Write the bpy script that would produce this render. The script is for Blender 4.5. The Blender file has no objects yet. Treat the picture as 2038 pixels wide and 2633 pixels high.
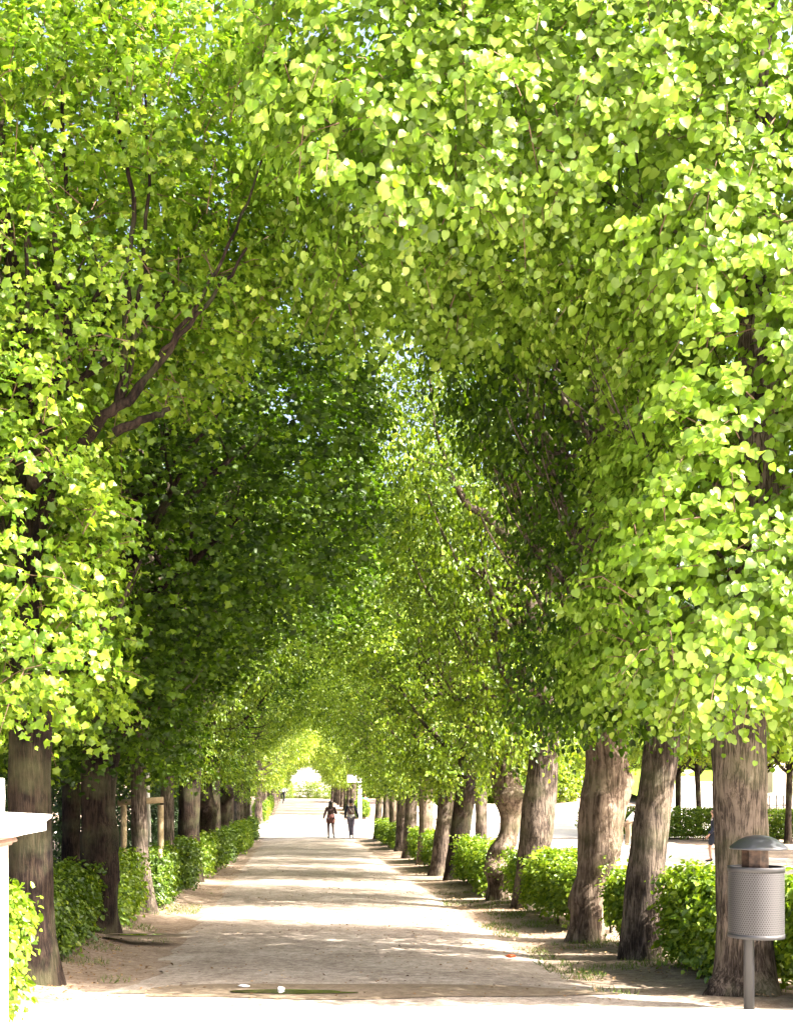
import bpy, bmesh, math
import numpy as np
from math import radians as R
from mathutils import Vector

scene = bpy.context.scene
COL = scene.collection

# ---------------------------------------------------------------- camera, sky, sun, exposure
EYE = 1.95; FPX = 3100.0; VX = 760.0; HY = 2010.0
cd = bpy.data.cameras.new('camera'); cam = bpy.data.objects.new('camera', cd); COL.objects.link(cam)
cam.location = (0, 0, EYE); cam.rotation_euler = (R(90), 0, 0)
cd.sensor_fit = 'HORIZONTAL'; cd.sensor_width = 36.0; cd.lens = 36.0*FPX/2038.0
cd.shift_x = (1019.0-VX)/2038.0; cd.shift_y = (HY-1316.5)/2038.0
cd.clip_start = 0.1; cd.clip_end = 3000
scene.camera = cam

SUN_AZ = 66.0; SUN_EL = 44.0       # degrees right of straight behind the camera, and height
sdir = Vector((math.sin(R(SUN_AZ))*math.cos(R(SUN_EL)), -math.cos(R(SUN_AZ))*math.cos(R(SUN_EL)), math.sin(R(SUN_EL))))
world = bpy.data.worlds.new("World"); scene.world = world; world.use_nodes = True
wn = world.node_tree.nodes; wl = world.node_tree.links
sky = wn.new('ShaderNodeTexSky'); sky.sky_type = 'NISHITA'; sky.sun_disc = False
sky.sun_elevation = R(SUN_EL); sky.sun_rotation = math.atan2(sdir.x, sdir.y)
sky.air_density = .75; sky.dust_density = 10.0; sky.ozone_density = 0.2
bg = wn['Background']; bg.inputs['Strength'].default_value = 0.15
wl.new(sky.outputs['Color'], bg.inputs['Color'])
sl = bpy.data.lights.new('sun', 'SUN'); sl.energy = 5.0; sl.angle = R(0.55); sl.color = (1.0, 0.93, 0.80)
so = bpy.data.objects.new('sun', sl); COL.objects.link(so)
so.rotation_euler = sdir.to_track_quat('Z', 'Y').to_euler()
scene.view_settings.view_transform = 'Standard'; scene.view_settings.look = 'None'
scene.view_settings.exposure = 2.48; scene.view_settings.gamma = 1.0
scene.render.engine = 'CYCLES'
scene.cycles.max_bounces = 7; scene.cycles.diffuse_bounces = 4; scene.cycles.glossy_bounces = 2
scene.cycles.transmission_bounces = 4; scene.cycles.use_denoising = True

# ---------------------------------------------------------------- helpers
def PX(px, d): return (px-VX)*d/FPX
def PZ(py, d): return EYE-(py-HY)*d/FPX

_gy = np.array([0, 5, 9, 9.6, 10.05, 11, 13.3, 15.7, 22, 27.4, 38.7, 52.5, 62, 75, 95, 110, 135, 200, 2000.])
_gz = np.array([.16, .15, .14, .11, .08, .04, -.05, -.10, -.26, -.34, -.54, -.66, -.62, -.52, -.28, -.13, -.10, -.10, -.10])
def gz(y): return float(np.interp(y, _gy, _gz))

def tag(o, label=None, cat=None, group=None, kind=None):
    if label: o['label'] = label
    if cat: o['category'] = cat
    if group: o['group'] = group
    if kind: o['kind'] = kind
    return o
def empty(name, loc, label, cat, group=None, rz=0):
    o = bpy.data.objects.new(name, None); COL.objects.link(o); o.location = loc; o.rotation_euler = (0, 0, rz)
    o.empty_display_size = 0.2
    return tag(o, label, cat, group)
def link(name, me, mat=None, parent=None, loc=None):
    if mat and not me.materials: me.materials.append(mat)
    o = bpy.data.objects.new(name, me); COL.objects.link(o)
    if mat and me.materials[0] != mat: o.material_slots[0].link = 'OBJECT'; o.material_slots[0].material = mat
    if parent: o.parent = parent
    if loc is not None: o.location = loc
    return o
def np_mesh(name, V, F, k=None, smooth=False, attrs=None):
    """V (n,3); F (m,k) int array of k-gons, or list of arrays."""
    me = bpy.data.meshes.new(name)
    V = np.ascontiguousarray(V, dtype=np.float32)
    Fs = F if isinstance(F, list) else [F]
    tot = sum(len(f) for f in Fs); loops = np.concatenate([np.asarray(f, dtype=np.int32).ravel() for f in Fs])
    sizes = np.concatenate([np.full(len(f), f.shape[1], dtype=np.int32) for f in Fs])
    starts = np.concatenate([[0], np.cumsum(sizes)[:-1]]).astype(np.int32)
    me.vertices.add(len(V)); me.vertices.foreach_set('co', V.ravel())
    me.loops.add(len(loops)); me.loops.foreach_set('vertex_index', loops)
    me.polygons.add(tot); me.polygons.foreach_set('loop_start', starts)
    me.polygons.foreach_set('use_smooth', np.full(tot, smooth, dtype=bool))
    if attrs:
        for an, av in attrs.items():
            a = me.attributes.new(an, 'FLOAT', 'POINT'); a.data.foreach_set('value', np.ascontiguousarray(av, dtype=np.float32))
    me.update(calc_edges=True); me.validate()
    return me

# value noise
_rs = np.random.RandomState(7); _LAT = _rs.rand(32, 32, 32).astype(np.float32)
def noise3(P, f=1.0, off=0.0):
    Q = np.asarray(P, dtype=np.float64)*f+off+100.0
    i = np.floor(Q).astype(int); t = Q-i; t = t*t*(3-2*t)
    r = 0
    for dx in (0, 1):
        for dy in (0, 1):
            for dz in (0, 1):
                w = (t[..., 0] if dx else 1-t[..., 0])*(t[..., 1] if dy else 1-t[..., 1])*(t[..., 2] if dz else 1-t[..., 2])
                r = r+w*_LAT[(i[..., 0]+dx) % 32, (i[..., 1]+dy) % 32, (i[..., 2]+dz) % 32]
    return r
def unit(v): return v/np.maximum(np.linalg.norm(v, axis=-1, keepdims=True), 1e-9)

class MB:
    """collects tubes, boxes and lathes in one mesh"""
    def __init__(s): s.V = []; s.Q = []; s.T = []; s.n = 0
    def add(s, V, Q=None, T=None):
        s.V.append(np.asarray(V, float))
        if Q is not None and len(Q): s.Q.append(np.asarray(Q, int)+s.n)
        if T is not None and len(T): s.T.append(np.asarray(T, int)+s.n)
        s.n += len(V)
    def tube(s, P, r, n=8, cap=True):
        P = np.asarray(P, float); r = np.broadcast_to(np.asarray(r, float), (len(P),))
        T = unit(np.gradient(P, axis=0)); up = np.array([0., 0, 1]) if abs(T[0][2]) < .9 else np.array([1., 0, 0])
        a = unit(np.cross(T[0], up)); A = [a]
        for i in range(1, len(P)):
            a = a-T[i]*np.dot(a, T[i]); a = unit(a); A.append(a)
        A = np.array(A); B = np.cross(T, A)
        th = np.arange(n)*2*math.pi/n
        V = (P[:, None]+r[:, None, None]*(A[:, None]*np.cos(th)[None, :, None]+B[:, None]*np.sin(th)[None, :, None])).reshape(-1, 3)
        Q = [[i*n+j, i*n+(j+1) % n, (i+1)*n+(j+1) % n, (i+1)*n+j] for i in range(len(P)-1) for j in range(n)]
        Tt = []
        if cap:
            V = np.vstack([V, P[0], P[-1]]); c0 = len(V)-2; c1 = c0+1; m = (len(P)-1)*n
            Tt = [[c0, (j+1) % n, j] for j in range(n)]+[[c1, m+j, m+(j+1) % n] for j in range(n)]
        s.add(V, Q, Tt)
    def box(s, c, d, rz=0, bev=0):
        c = np.asarray(c, float); hx, hy, hz = np.asarray(d, float)/2
        V = np.array([[x, y, z] for z in (-hz, hz) for x, y in ((-hx, -hy), (hx, -hy), (hx, hy), (-hx, hy))])
        if rz:
            cs, sn = math.cos(rz), math.sin(rz); V = V@np.array([[cs, sn, 0], [-sn, cs, 0], [0, 0, 1]])
        s.add(V+c, [[3, 2, 1, 0], [4, 5, 6, 7], [0, 1, 5, 4], [1, 2, 6, 5], [2, 3, 7, 6], [3, 0, 4, 7]])
    def lathe(s, c, prof, n=40):
        c = np.asarray(c, float); th = np.arange(n)*2*math.pi/n; V = []
        for r_, z in prof: V += [[r_*math.cos(t), r_*math.sin(t), z] for t in th]
        Q = [[i*n+j, i*n+(j+1) % n, (i+1)*n+(j+1) % n, (i+1)*n+j] for i in range(len(prof)-1) for j in range(n)]
        s.add(np.array(V)+c, Q)
    def mesh(s, name, smooth=False, attrs=None):
        F = []
        if s.Q: F.append(np.vstack(s.Q))
        if s.T: F.append(np.vstack(s.T))
        return np_mesh(name, np.vstack(s.V), F, smooth=smooth, attrs=attrs)
    def build(s, name, mat, parent=None, smooth=False, loc=None):
        return link(name, s.mesh(name, smooth), mat, parent, loc)

# ---------------------------------------------------------------- materials
def newmat(name):
    m = bpy.data.materials.new(name); m.use_nodes = True; nt = m.node_tree; nt.nodes.clear()
    out = nt.nodes.new('ShaderNodeOutputMaterial'); return m, nt, out
def N(nt, typ, **kw):
    n = nt.nodes.new(typ)
    for k, v in kw.items():
        if k.startswith('i_'): n.inputs[k[2:].replace('_', ' ')].default_value = v
        else: setattr(n, k, v)
    return n
def ramp(nt, fac, stops):
    r = nt.nodes.new('ShaderNodeValToRGB'); el = r.color_ramp.elements
    while len(el) > 1: el.remove(el[-1])
    el[0].position = stops[0][0]; el[0].color = (*stops[0][1], 1)
    for p, c in stops[1:]:
        e = el.new(p); e.color = (*c, 1)
    nt.links.new(fac, r.inputs[0]); return r.outputs[0]

def leaf_mat(name, stops, trans=0.42, tint=(1.15, 1.1, .55), gloss=0.06, rough=.42):
    m, nt, out = newmat(name); L = nt.links
    at = N(nt, 'ShaderNodeAttribute', attribute_name='rnd')
    c = ramp(nt, at.outputs['Fac'], stops)
    df = N(nt, 'ShaderNodeBsdfDiffuse'); L.new(c, df.inputs['Color'])
    tm = N(nt, 'ShaderNodeMix', data_type='RGBA', blend_type='MULTIPLY'); tm.inputs[0].default_value = 1
    tm.inputs[7].default_value = (*tint, 1); L.new(c, tm.inputs[6])
    tr = N(nt, 'ShaderNodeBsdfTranslucent'); L.new(tm.outputs[2], tr.inputs['Color'])
    mx = N(nt, 'ShaderNodeMixShader'); mx.inputs[0].default_value = trans
    L.new(df.outputs[0], mx.inputs[1]); L.new(tr.outputs[0], mx.inputs[2])
    gl = N(nt, 'ShaderNodeBsdfGlossy'); gl.inputs['Roughness'].default_value = rough; gl.inputs['Color'].default_value = (.9, 1, .85, 1)
    m2 = N(nt, 'ShaderNodeMixShader'); m2.inputs[0].default_value = gloss
    L.new(mx.outputs[0], m2.inputs[1]); L.new(gl.outputs[0], m2.inputs[2]); L.new(m2.outputs[0], out.inputs[0])
    return m
def pbr(name, col, rough=.6, metal=0, noise=0, nscale=8, bump=0, bscale=40, spec=.4):
    m, nt, out = newmat(name); L = nt.links
    b = N(nt, 'ShaderNodeBsdfPrincipled'); b.inputs['Roughness'].default_value = rough; b.inputs['Metallic'].default_value = metal
    b.inputs['Specular IOR Level'].default_value = spec
    tc = N(nt, 'ShaderNodeTexCoord')
    if noise:
        nz = N(nt, 'ShaderNodeTexNoise'); nz.inputs['Scale'].default_value = nscale; nz.inputs['Detail'].default_value = 5
        L.new(tc.outputs['Object'], nz.inputs['Vector'])
        lo = tuple(x*(1-noise) for x in col); hi = tuple(min(1, x*(1+noise)) for x in col)
        L.new(ramp(nt, nz.outputs['Fac'], [(.3, lo), (.7, hi)]), b.inputs['Base Color'])
    else: b.inputs['Base Color'].default_value = (*col, 1)
    if bump:
        n2 = N(nt, 'ShaderNodeTexNoise'); n2.inputs['Scale'].default_value = bscale; n2.inputs['Detail'].default_value = 4
        L.new(tc.outputs['Object'], n2.inputs['Vector'])
        bp = N(nt, 'ShaderNodeBump'); bp.inputs['Strength'].default_value = bump; bp.inputs['Distance'].default_value = .02
        L.new(n2.outputs['Fac'], bp.inputs['Height']); L.new(bp.outputs[0], b.inputs['Normal'])
    L.new(b.outputs[0], out.inputs[0]); return m
def bark_mat(name, dark, mid, light, ridge=26, bump=.9):
    m, nt, out = newmat(name); L = nt.links
    b = N(nt, 'ShaderNodeBsdfPrincipled'); b.inputs['Roughness'].default_value = .9; b.inputs['Specular IOR Level'].default_value = .15
    tc = N(nt, 'ShaderNodeTexCoord'); mp = N(nt, 'ShaderNodeMapping'); mp.inputs['Scale'].default_value = (1, 1, .11)
    L.new(tc.outputs['Object'], mp.inputs[0])
    vo = N(nt, 'ShaderNodeTexNoise'); vo.inputs['Scale'].default_value = ridge; vo.inputs['Detail'].default_value = 6; vo.inputs['Roughness'].default_value = .72
    vo.inputs['Distortion'].default_value = .8
    L.new(mp.outputs[0], vo.inputs['Vector'])
    n2 = N(nt, 'ShaderNodeTexNoise'); n2.inputs['Scale'].default_value = 3.2; n2.inputs['Detail'].default_value = 7; n2.inputs['Roughness'].default_value = .6
    L.new(tc.outputs['Object'], n2.inputs['Vector'])
    mx = N(nt, 'ShaderNodeMath', operation='MULTIPLY_ADD'); mx.inputs[1].default_value = .62
    L.new(vo.outputs['Fac'], mx.inputs[0])
    mm = N(nt, 'ShaderNodeMath', operation='MULTIPLY'); mm.inputs[1].default_value = .38; L.new(n2.outputs['Fac'], mm.inputs[0])
    L.new(mm.outputs[0], mx.inputs[2])
    c = ramp(nt, mx.outputs[0], [(.40, dark), (.48, mid), (.57, light)])
    n3 = N(nt, 'ShaderNodeTexNoise'); n3.inputs['Scale'].default_value = 1.7; n3.inputs['Detail'].default_value = 4
    L.new(tc.outputs['Object'], n3.inputs['Vector'])
    g = N(nt, 'ShaderNodeMix', data_type='RGBA', blend_type='MIX'); g.inputs[7].default_value = (.13, .14, .07, 1)
    L.new(ramp(nt, n3.outputs['Fac'], [(.5, (0, 0, 0)), (.75, (.55, .55, .55))]), g.inputs[0]); L.new(c, g.inputs[6])
    L.new(g.outputs[2], b.inputs['Base Color'])
    bp = N(nt, 'ShaderNodeBump'); bp.inputs['Strength'].default_value = bump; bp.inputs['Distance'].default_value = .06
    L.new(mx.outputs[0], bp.inputs['Height']); L.new(bp.outputs[0], b.inputs['Normal'])
    L.new(b.outputs[0], out.inputs[0]); return m

M = {}
M['lime'] = leaf_mat('lime_leaf', [(0, (.075, .140, .012)), (.35, (.165, .275, .024)), (.7, (.25, .37, .042)), (1, (.37, .47, .10))], trans=.38, tint=(1.0, 1.13, .4), gloss=.035, rough=.36)
M['maple'] = leaf_mat('maple_leaf', [(0, (.060, .125, .010)), (.35, (.150, .260, .017)), (.7, (.255, .37, .028)), (1, (.38, .47, .06))], trans=.42, tint=(1.0, 1.13, .4), gloss=.03)
M['shade_toned_leaf'] = leaf_mat('shade_toned_alley_leaf', [(0, (.014, .034, .003)), (.4, (.046, .092, .006)), (.75, (.095, .175, .009)), (1, (.21, .32, .02))], trans=.42, tint=(1.1, 1.25, .3), gloss=.02)  # alley crowns in shade: the darkness is put into the leaf colour
M['sunlit_toned_leaf'] = leaf_mat('sunlit_toned_leaf', [(0, (.040, .080, .006)), (.4, (.14, .225, .015)), (.75, (.24, .34, .032)), (1, (.37, .44, .07))], trans=.50, tint=(1.12, 1.12, .4), gloss=.035)  # mid-distance crowns: their sunlit glow is put into brighter leaf colours
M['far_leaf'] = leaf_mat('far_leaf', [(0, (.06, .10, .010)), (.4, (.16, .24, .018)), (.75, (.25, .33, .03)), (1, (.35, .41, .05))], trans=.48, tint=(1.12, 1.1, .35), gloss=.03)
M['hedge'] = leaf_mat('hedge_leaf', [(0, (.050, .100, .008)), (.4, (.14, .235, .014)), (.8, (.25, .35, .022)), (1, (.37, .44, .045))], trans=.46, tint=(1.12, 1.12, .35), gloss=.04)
M['hedge_shade_toned'] = leaf_mat('shade_toned_hedge_leaf', [(0, (.025, .055, .004)), (.4, (.070, .130, .008)), (.8, (.14, .22, .012)), (1, (.26, .34, .025))], trans=.42, tint=(1.15, 1.12, .3), gloss=.04)  # same hedge leaf, darkened to carry the shade on the left row
M['ivy'] = leaf_mat('ivy_leaf', [(0, (.018, .045, .012)), (.5, (.045, .10, .022)), (.9, (.08, .16, .035)), (1, (.12, .2, .05))], trans=.3, gloss=.08)
M['grass'] = leaf_mat('grass_blade', [(0, (.05, .09, .012)), (1, (.16, .22, .04))], trans=.35, gloss=.03)
M['litter_m'] = leaf_mat('dry_leaf', [(0, (.09, .05, .025)), (.5, (.22, .13, .07)), (1, (.42, .30, .17))], trans=.1, tint=(1, 1, 1), gloss=.02)
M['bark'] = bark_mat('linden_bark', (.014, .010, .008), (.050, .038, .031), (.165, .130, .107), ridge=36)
M['bark_dark'] = bark_mat('maple_bark', (.005, .0035, .003), (.014, .009, .0075), (.040, .027, .020), ridge=38)  # dark maple bark, with shade on the left trunks worked into the colour
M['bark_burl'] = bark_mat('burl_bark', (.030, .020, .014), (.105, .076, .058), (.24, .185, .145), ridge=16, bump=1.0)
M['twig'] = pbr('twig_bark', (.16, .095, .065), .8, noise=.4, nscale=9)
M['wood'] = pbr('stake_wood', (.30, .235, .14), .8, noise=.25, nscale=14, bump=.3)
M['stone'] = pbr('white_stone', (.60, .58, .55), .7, noise=.05, nscale=7, bump=.1, bscale=60)
M['render'] = pbr('white_render', (.74, .72, .68), .85, noise=.08, nscale=1.5)
M['pinkwall'] = pbr('pale_pink_render', (.52, .38, .34), .9, noise=.15, nscale=2)
M['rock'] = pbr('grey_rock', (.24, .2, .18), .9, noise=.5, nscale=2.5, bump=.5, bscale=5)
M['iron'] = pbr('dark_iron', (.02, .022, .02), .5, .3)
M['steel'] = pbr('grey_painted_steel', (.027, .027, .032), .5, .1, noise=.12, nscale=5, spec=.6)
M['steel_cap'] = pbr('smooth_grey_cap', (.040, .043, .053), .34, .15, noise=.08, nscale=6, spec=.7)
M['neckm'] = pbr('blotchy_brown_metal', (.05, .030, .022), .35, .3, noise=.8, nscale=22)  # blotchy brown tone, uneven over the whole neck
M['dark'] = pbr('inner_black', (.012, .012, .013), .9)
M['paper'] = pbr('white_paper', (.8, .8, .8), .8)
M['orange'] = pbr('orange_wrapper', (.55, .11, .03), .6)
M['skin'] = pbr('skin', (.42, .24, .17), .6)
M['hair'] = pbr('dark_hair', (.022, .014, .012), .5)
M['jacket'] = pbr('dark_brown_jacket', (.045, .022, .022), .8, noise=.3)
M['skirt'] = pbr('maroon_brown_wool', (.11, .04, .035), .85, noise=.3)
M['tights'] = pbr('dark_trousers', (.07, .05, .055), .8, noise=.2)
M['jeans'] = pbr('blue_grey_jeans', (.11, .10, .15), .85, noise=.3)
M['navy'] = pbr('navy_cloth', (.018, .022, .04), .85, noise=.2)
M['white_cloth'] = pbr('white_cloth', (.7, .7, .74), .85)
M['khaki'] = pbr('khaki_cloth', (.23, .17, .115), .85, noise=.15)
M['teal'] = pbr('teal_cloth', (.02, .36, .30), .8)
M['bagm'] = pbr('patterned_backpack_cloth', (.16, .10, .10), .8, noise=.7, nscale=12)
M['strap'] = pbr('pale_strap', (.6, .58, .58), .8)
M['rubber'] = pbr('black_rubber', (.015, .015, .015), .7)

# perforated sheet
def perf_mat():
    m, nt, out = newmat('perforated_steel'); L = nt.links
    b = N(nt, 'ShaderNodeBsdfPrincipled'); b.inputs['Roughness'].default_value = .5; b.inputs['Metallic'].default_value = .1
    uv = N(nt, 'ShaderNodeUVMap'); uv.uv_map = 'UVMap'
    def grid(ox, oy):
        a = N(nt, 'ShaderNodeVectorMath', operation='ADD'); a.inputs[1].default_value = (ox, oy, 0); L.new(uv.outputs[0], a.inputs[0])
        f = N(nt, 'ShaderNodeVectorMath', operation='FRACTION'); L.new(a.outputs[0], f.inputs[0])
        s = N(nt, 'ShaderNodeVectorMath', operation='SUBTRACT'); s.inputs[1].default_value = (.5, .5, 0); L.new(f.outputs[0], s.inputs[0])
        k = N(nt, 'ShaderNodeVectorMath', operation='MULTIPLY'); k.inputs[1].default_value = (1, 1.732, 0); L.new(s.outputs[0], k.inputs[0])
        l = N(nt, 'ShaderNodeVectorMath', operation='LENGTH'); L.new(k.outputs[0], l.inputs[0]); return l.outputs['Value']
    mn = N(nt, 'ShaderNodeMath', operation='MINIMUM'); L.new(grid(0, 0), mn.inputs[0]); L.new(grid(.5, .5), mn.inputs[1])
    c = ramp(nt, mn.outputs[0], [(0, (.006, .006, .007)), (.27, (.007, .007, .008)), (.33, (.058, .056, .062)), (1, (.058, .056, .062))])
    L.new(c, b.inputs['Base Color']); L.new(b.outputs[0], out.inputs[0]); return m
M['perf'] = perf_mat()

def ground_mat(name, lo, mid, hi, speck=.5, big=.35, scale=1.0, litter=0.0):
    m, nt, out = newmat(name); L = nt.links
    b = N(nt, 'ShaderNodeBsdfPrincipled'); b.inputs['Roughness'].default_value = .95; b.inputs['Specular IOR Level'].default_value = .1
    tc = N(nt, 'ShaderNodeTexCoord')
    def nz(s, d=6, r=.6):
        n = N(nt, 'ShaderNodeTexNoise'); n.inputs['Scale'].default_value = s*scale; n.inputs['Detail'].default_value = d; n.inputs['Roughness'].default_value = r
        L.new(tc.outputs['Object'], n.inputs['Vector']); return n.outputs['Fac']
    fine = nz(55, 5, .75); bigf = nz(.9, 6, .65)
    a = N(nt, 'ShaderNodeMath', operation='MULTIPLY'); a.inputs[1].default_value = speck; L.new(fine, a.inputs[0])
    c = N(nt, 'ShaderNodeMath', operation='MULTIPLY_ADD'); c.inputs[1].default_value = 1-speck; L.new(bigf, c.inputs[0]); L.new(a.outputs[0], c.inputs[2])
    md = nz(11, 6, .8); e_ = N(nt, 'ShaderNodeMath', operation='MULTIPLY_ADD'); e_.inputs[1].default_value = .45; L.new(md, e_.inputs[0])
    e2 = N(nt, 'ShaderNodeMath', operation='MULTIPLY_ADD'); e2.inputs[1].default_value = .55; e2.inputs[2].default_value = 0; L.new(c.outputs[0], e2.inputs[0]); L.new(e2.outputs[0], e_.inputs[2])
    col = ramp(nt, e_.outputs[0], [(.40, lo), (.5, mid), (.60, hi)])
    if litter:
        vo = N(nt, 'ShaderNodeTexVoronoi'); vo.inputs['Scale'].default_value = 34; vo.inputs['Randomness'].default_value = 1; L.new(tc.outputs['Object'], vo.inputs['Vector'])
        msk = ramp(nt, vo.outputs['Distance'], [(.16, (1, 1, 1)), (.24, (0, 0, 0))])
        t = N(nt, 'ShaderNodeMath', operation='MULTIPLY'); L.new(msk, t.inputs[0])
        L.new(ramp(nt, nz(1.6), [(.42, (0, 0, 0)), (.62, (litter,)*3)]), t.inputs[1])
        lc = ramp(nt, vo.outputs['Color'], [(0, (.10, .05, .025)), (.5, (.26, .16, .09)), (1, (.16, .17, .06))])
        mx = N(nt, 'ShaderNodeMix', data_type='RGBA'); L.new(t.outputs[0], mx.inputs[0]); L.new(col, mx.inputs[6]); L.new(lc, mx.inputs[7]); col = mx.outputs[2]
    L.new(col, b.inputs['Base Color'])
    bp = N(nt, 'ShaderNodeBump'); bp.inputs['Strength'].default_value = .5; bp.inputs['Distance'].default_value = .015
    L.new(fine, bp.inputs['Height']); L.new(bp.outputs[0], b.inputs['Normal'])
    L.new(b.outputs[0], out.inputs[0]); return m
M['gravel'] = ground_mat('path_gravel', (.13, .104, .086), (.285, .24, .205), (.46, .41, .365))
M['earth'] = ground_mat('bare_earth', (.12, .084, .060), (.235, .180, .140), (.36, .295, .235), litter=.85)
M['pale'] = ground_mat('pale_gravel', (.40, .36, .31), (.52, .48, .42), (.64, .60, .54))
M['pale2'] = ground_mat('plaza_gravel', (.33, .285, .24), (.43, .38, .33), (.55, .50, .45))
M['lawn'] = ground_mat('lawn_grass', (.08, .14, .015), (.14, .22, .025), (.22, .30, .04), scale=.6)
def puddle_mat():
    m, nt, out = newmat('puddle_water'); L = nt.links
    b = N(nt, 'ShaderNodeBsdfPrincipled'); b.inputs['Base Color'].default_value = (.045, .035, .022, 1); b.inputs['Roughness'].default_value = .06
    b.inputs['Specular IOR Level'].default_value = .6; L.new(b.outputs[0], out.inputs[0]); return m
M['water'] = puddle_mat()
M['wet'] = ground_mat('wet_earth', (.10, .078, .055), (.165, .130, .095), (.235, .19, .145))

# ---------------------------------------------------------------- ground
def sheet(name, xs_of_y, ys, mat, lift, nx=14, rough=.0, seed=0, zoff=None, edge=.0):
    rr = np.random.RandomState(seed); V = []
    for y in ys:
        x0, x1 = xs_of_y(y)
        if edge:
            x0 += edge*(noise3([[0, y, seed]], .9)[0]-.5)*2+edge*.5*(noise3([[5, y, seed]], 3.1)[0]-.5); x1 += edge*(noise3([[9, y, seed]], .9)[0]-.5)*2+edge*.5*(noise3([[15, y, seed]], 3.1)[0]-.5)
        for i in range(nx+1):
            x = x0+(x1-x0)*i/nx
            V.append((x, y, gz(y)+lift+(zoff(x, y) if zoff else 0)))
    n = nx+1
    F = np.array([[j*n+i, j*n+i+1, (j+1)*n+i+1, (j+1)*n+i] for j in range(len(ys)-1) for i in range(nx)])
    return link(name, np_mesh(name, np.array(V), F, smooth=True), mat)
YS = np.concatenate([np.arange(-10, 30, .5), np.arange(30, 140, 2.5), [150, 200, 400, 1000, 2000]])
# ground mesh: dense near the alley, reaching the horizon
xs = np.concatenate([[-1500, -300, -80, -30, -15], np.arange(-8, 9, .35), [12, 16, 24, 40, 80, 300, 1500]])
yy = np.concatenate([[-200, -60, -20], np.arange(-8, 60, .5), np.arange(60, 150, 3.), [170, 220, 400, 1000, 2500]])
GX, GY = np.meshgrid(xs, yy); GZ = np.interp(GY, _gy, _gz)
bank = .13*np.exp(-((GX+2.75)/.55)**2)*(GY > 9.8)*(GY < 54)+.06*np.exp(-((GX-3.9)/.6)**2)*(GY > 9.9)*(GY < 56)
GZ = GZ+bank*(0.5+noise3(np.stack([GX, GY, GX*0], -1), 1.1))
GZ = GZ+np.where((np.abs(GX) < 9) & (GY < 60), .035*(noise3(np.stack([GX, GY, GX*0], -1), 2.3)-.5), 0)*np.clip((GY-10.6)/1.2, 0, 1)
GZ = GZ+np.where((GX > 28), np.clip((GY-92)*.085, 0, 4.9), 0)
GZ = GZ+.10*np.exp(-((GX+2.0)/.35)**2-((GY-23)/.9)**2)
GV = np.stack([GX, GY, GZ], -1).reshape(-1, 3); nxg = len(xs)
GF = np.array([[j*nxg+i, j*nxg+i+1, (j+1)*nxg+i+1, (j+1)*nxg+i] for j in range(len(yy)-1) for i in range(nxg-1)])
tag(link('ground', np_mesh('ground', GV, GF, smooth=True), M['earth']), kind='structure')
def path_off(x, y): return -.075*(min(abs(x-.6), 2.6)/2.4)**4*min(1, max(0, (y-10)/1.5))-.020*max(0, min(1, (10.6-y)/.8))
tag(sheet('path', lambda y: (-1.75+.003*y-1.2*max(0, (11.6-y)/1.6)**1.5, 3.0-.004*y+.9*max(0, (11.6-y)/1.6)**1.5), np.arange(9.8, 56.6, .2), M['gravel'], .045, seed=3, edge=.38, nx=24,
          zoff=path_off), kind='structure')
tag(sheet('forecourt', lambda y: (-40, 40), np.array([-30, -8, 0, 4, 8, 9, 9.6, 9.95]), M['pale'], .022, nx=60, seed=5), kind='structure')
tag(sheet('cross_path', lambda y: (-40, 60), np.arange(54.6, 70.5, 1.), M['pale'], .052, nx=50, seed=4), kind='structure')
tag(sheet('far_path', lambda y: (-1.5, 3.2), np.arange(70.2, 141, 2.), M['gravel'], .05, nx=8, seed=6), kind='structure')
tag(sheet('square', lambda y: (9, 70), np.arange(70.4, 112, 3.), M['pale'], .05, nx=20, seed=14), kind='structure')
tag(sheet('side_path', lambda y: (5.6, 15.5), np.arange(14, 54.7, 1.), M['pale2'], .048, nx=10, seed=9, edge=.4), kind='structure')
tag(sheet('lawn', lambda y: (29, 75), np.arange(80, 150, 4.), M['lawn'], .06, nx=10, seed=10, zoff=lambda x, y: max(0, (y-92)*.085)), kind='structure')

def blob(name, cx, cy, rx, ry, mat, lift, seed, n=64, rings=5, on_path=True):
    th = np.arange(n)*2*math.pi/n; r = .7+.6*noise3(np.stack([np.cos(th)*1.3, np.sin(th)*1.3, th*0+seed], -1), 1.6)
    def zf(x, y): return gz(y)+lift+(path_off(x, y) if on_path else 0)
    V = [(cx, cy, zf(cx, cy))]
    for k in range(1, rings+1):
        for t, a in zip(th, r):
            x = cx+rx*a*math.cos(t)*k/rings; y = cy+ry*a*math.sin(t)*k/rings; V.append((x, y, zf(x, y)))
    T = np.array([[0, 1+i, 1+(i+1) % n] for i in range(n)])
    Q = np.array([[1+k*n+i, 1+(k+1)*n+i, 1+(k+1)*n+(i+1) % n, 1+k*n+(i+1) % n] for k in range(rings-1) for i in range(n)])
    return link(name, np_mesh(name, np.array(V), [T, Q], smooth=True), mat)
def dat(py, zrel=0):  # distance at which the ground is seen at image row py
    d = 9.0
    for _ in range(60): d = (EYE-gz(d))*FPX/(py-HY)
    return d
dp = dat(2566)
tag(blob('wet_ground', PX(860, dp), dp+.12, 2.3, .46, M['wet'], .052, 3), kind='structure')
tag(blob('puddle', PX(745, dp), dp-.02, .55, .13, M['water'], .059, 5), kind='structure')
dp2 = dat(2432)
tag(blob('wet_ground', PX(375, dp2), dp2, .6, .24, M['wet'], .13, 9, on_path=False), kind='structure')
tag(blob('puddle', PX(355, dp2), dp2, .30, .09, M['water'], .137, 11, on_path=False), kind='structure')

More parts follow.
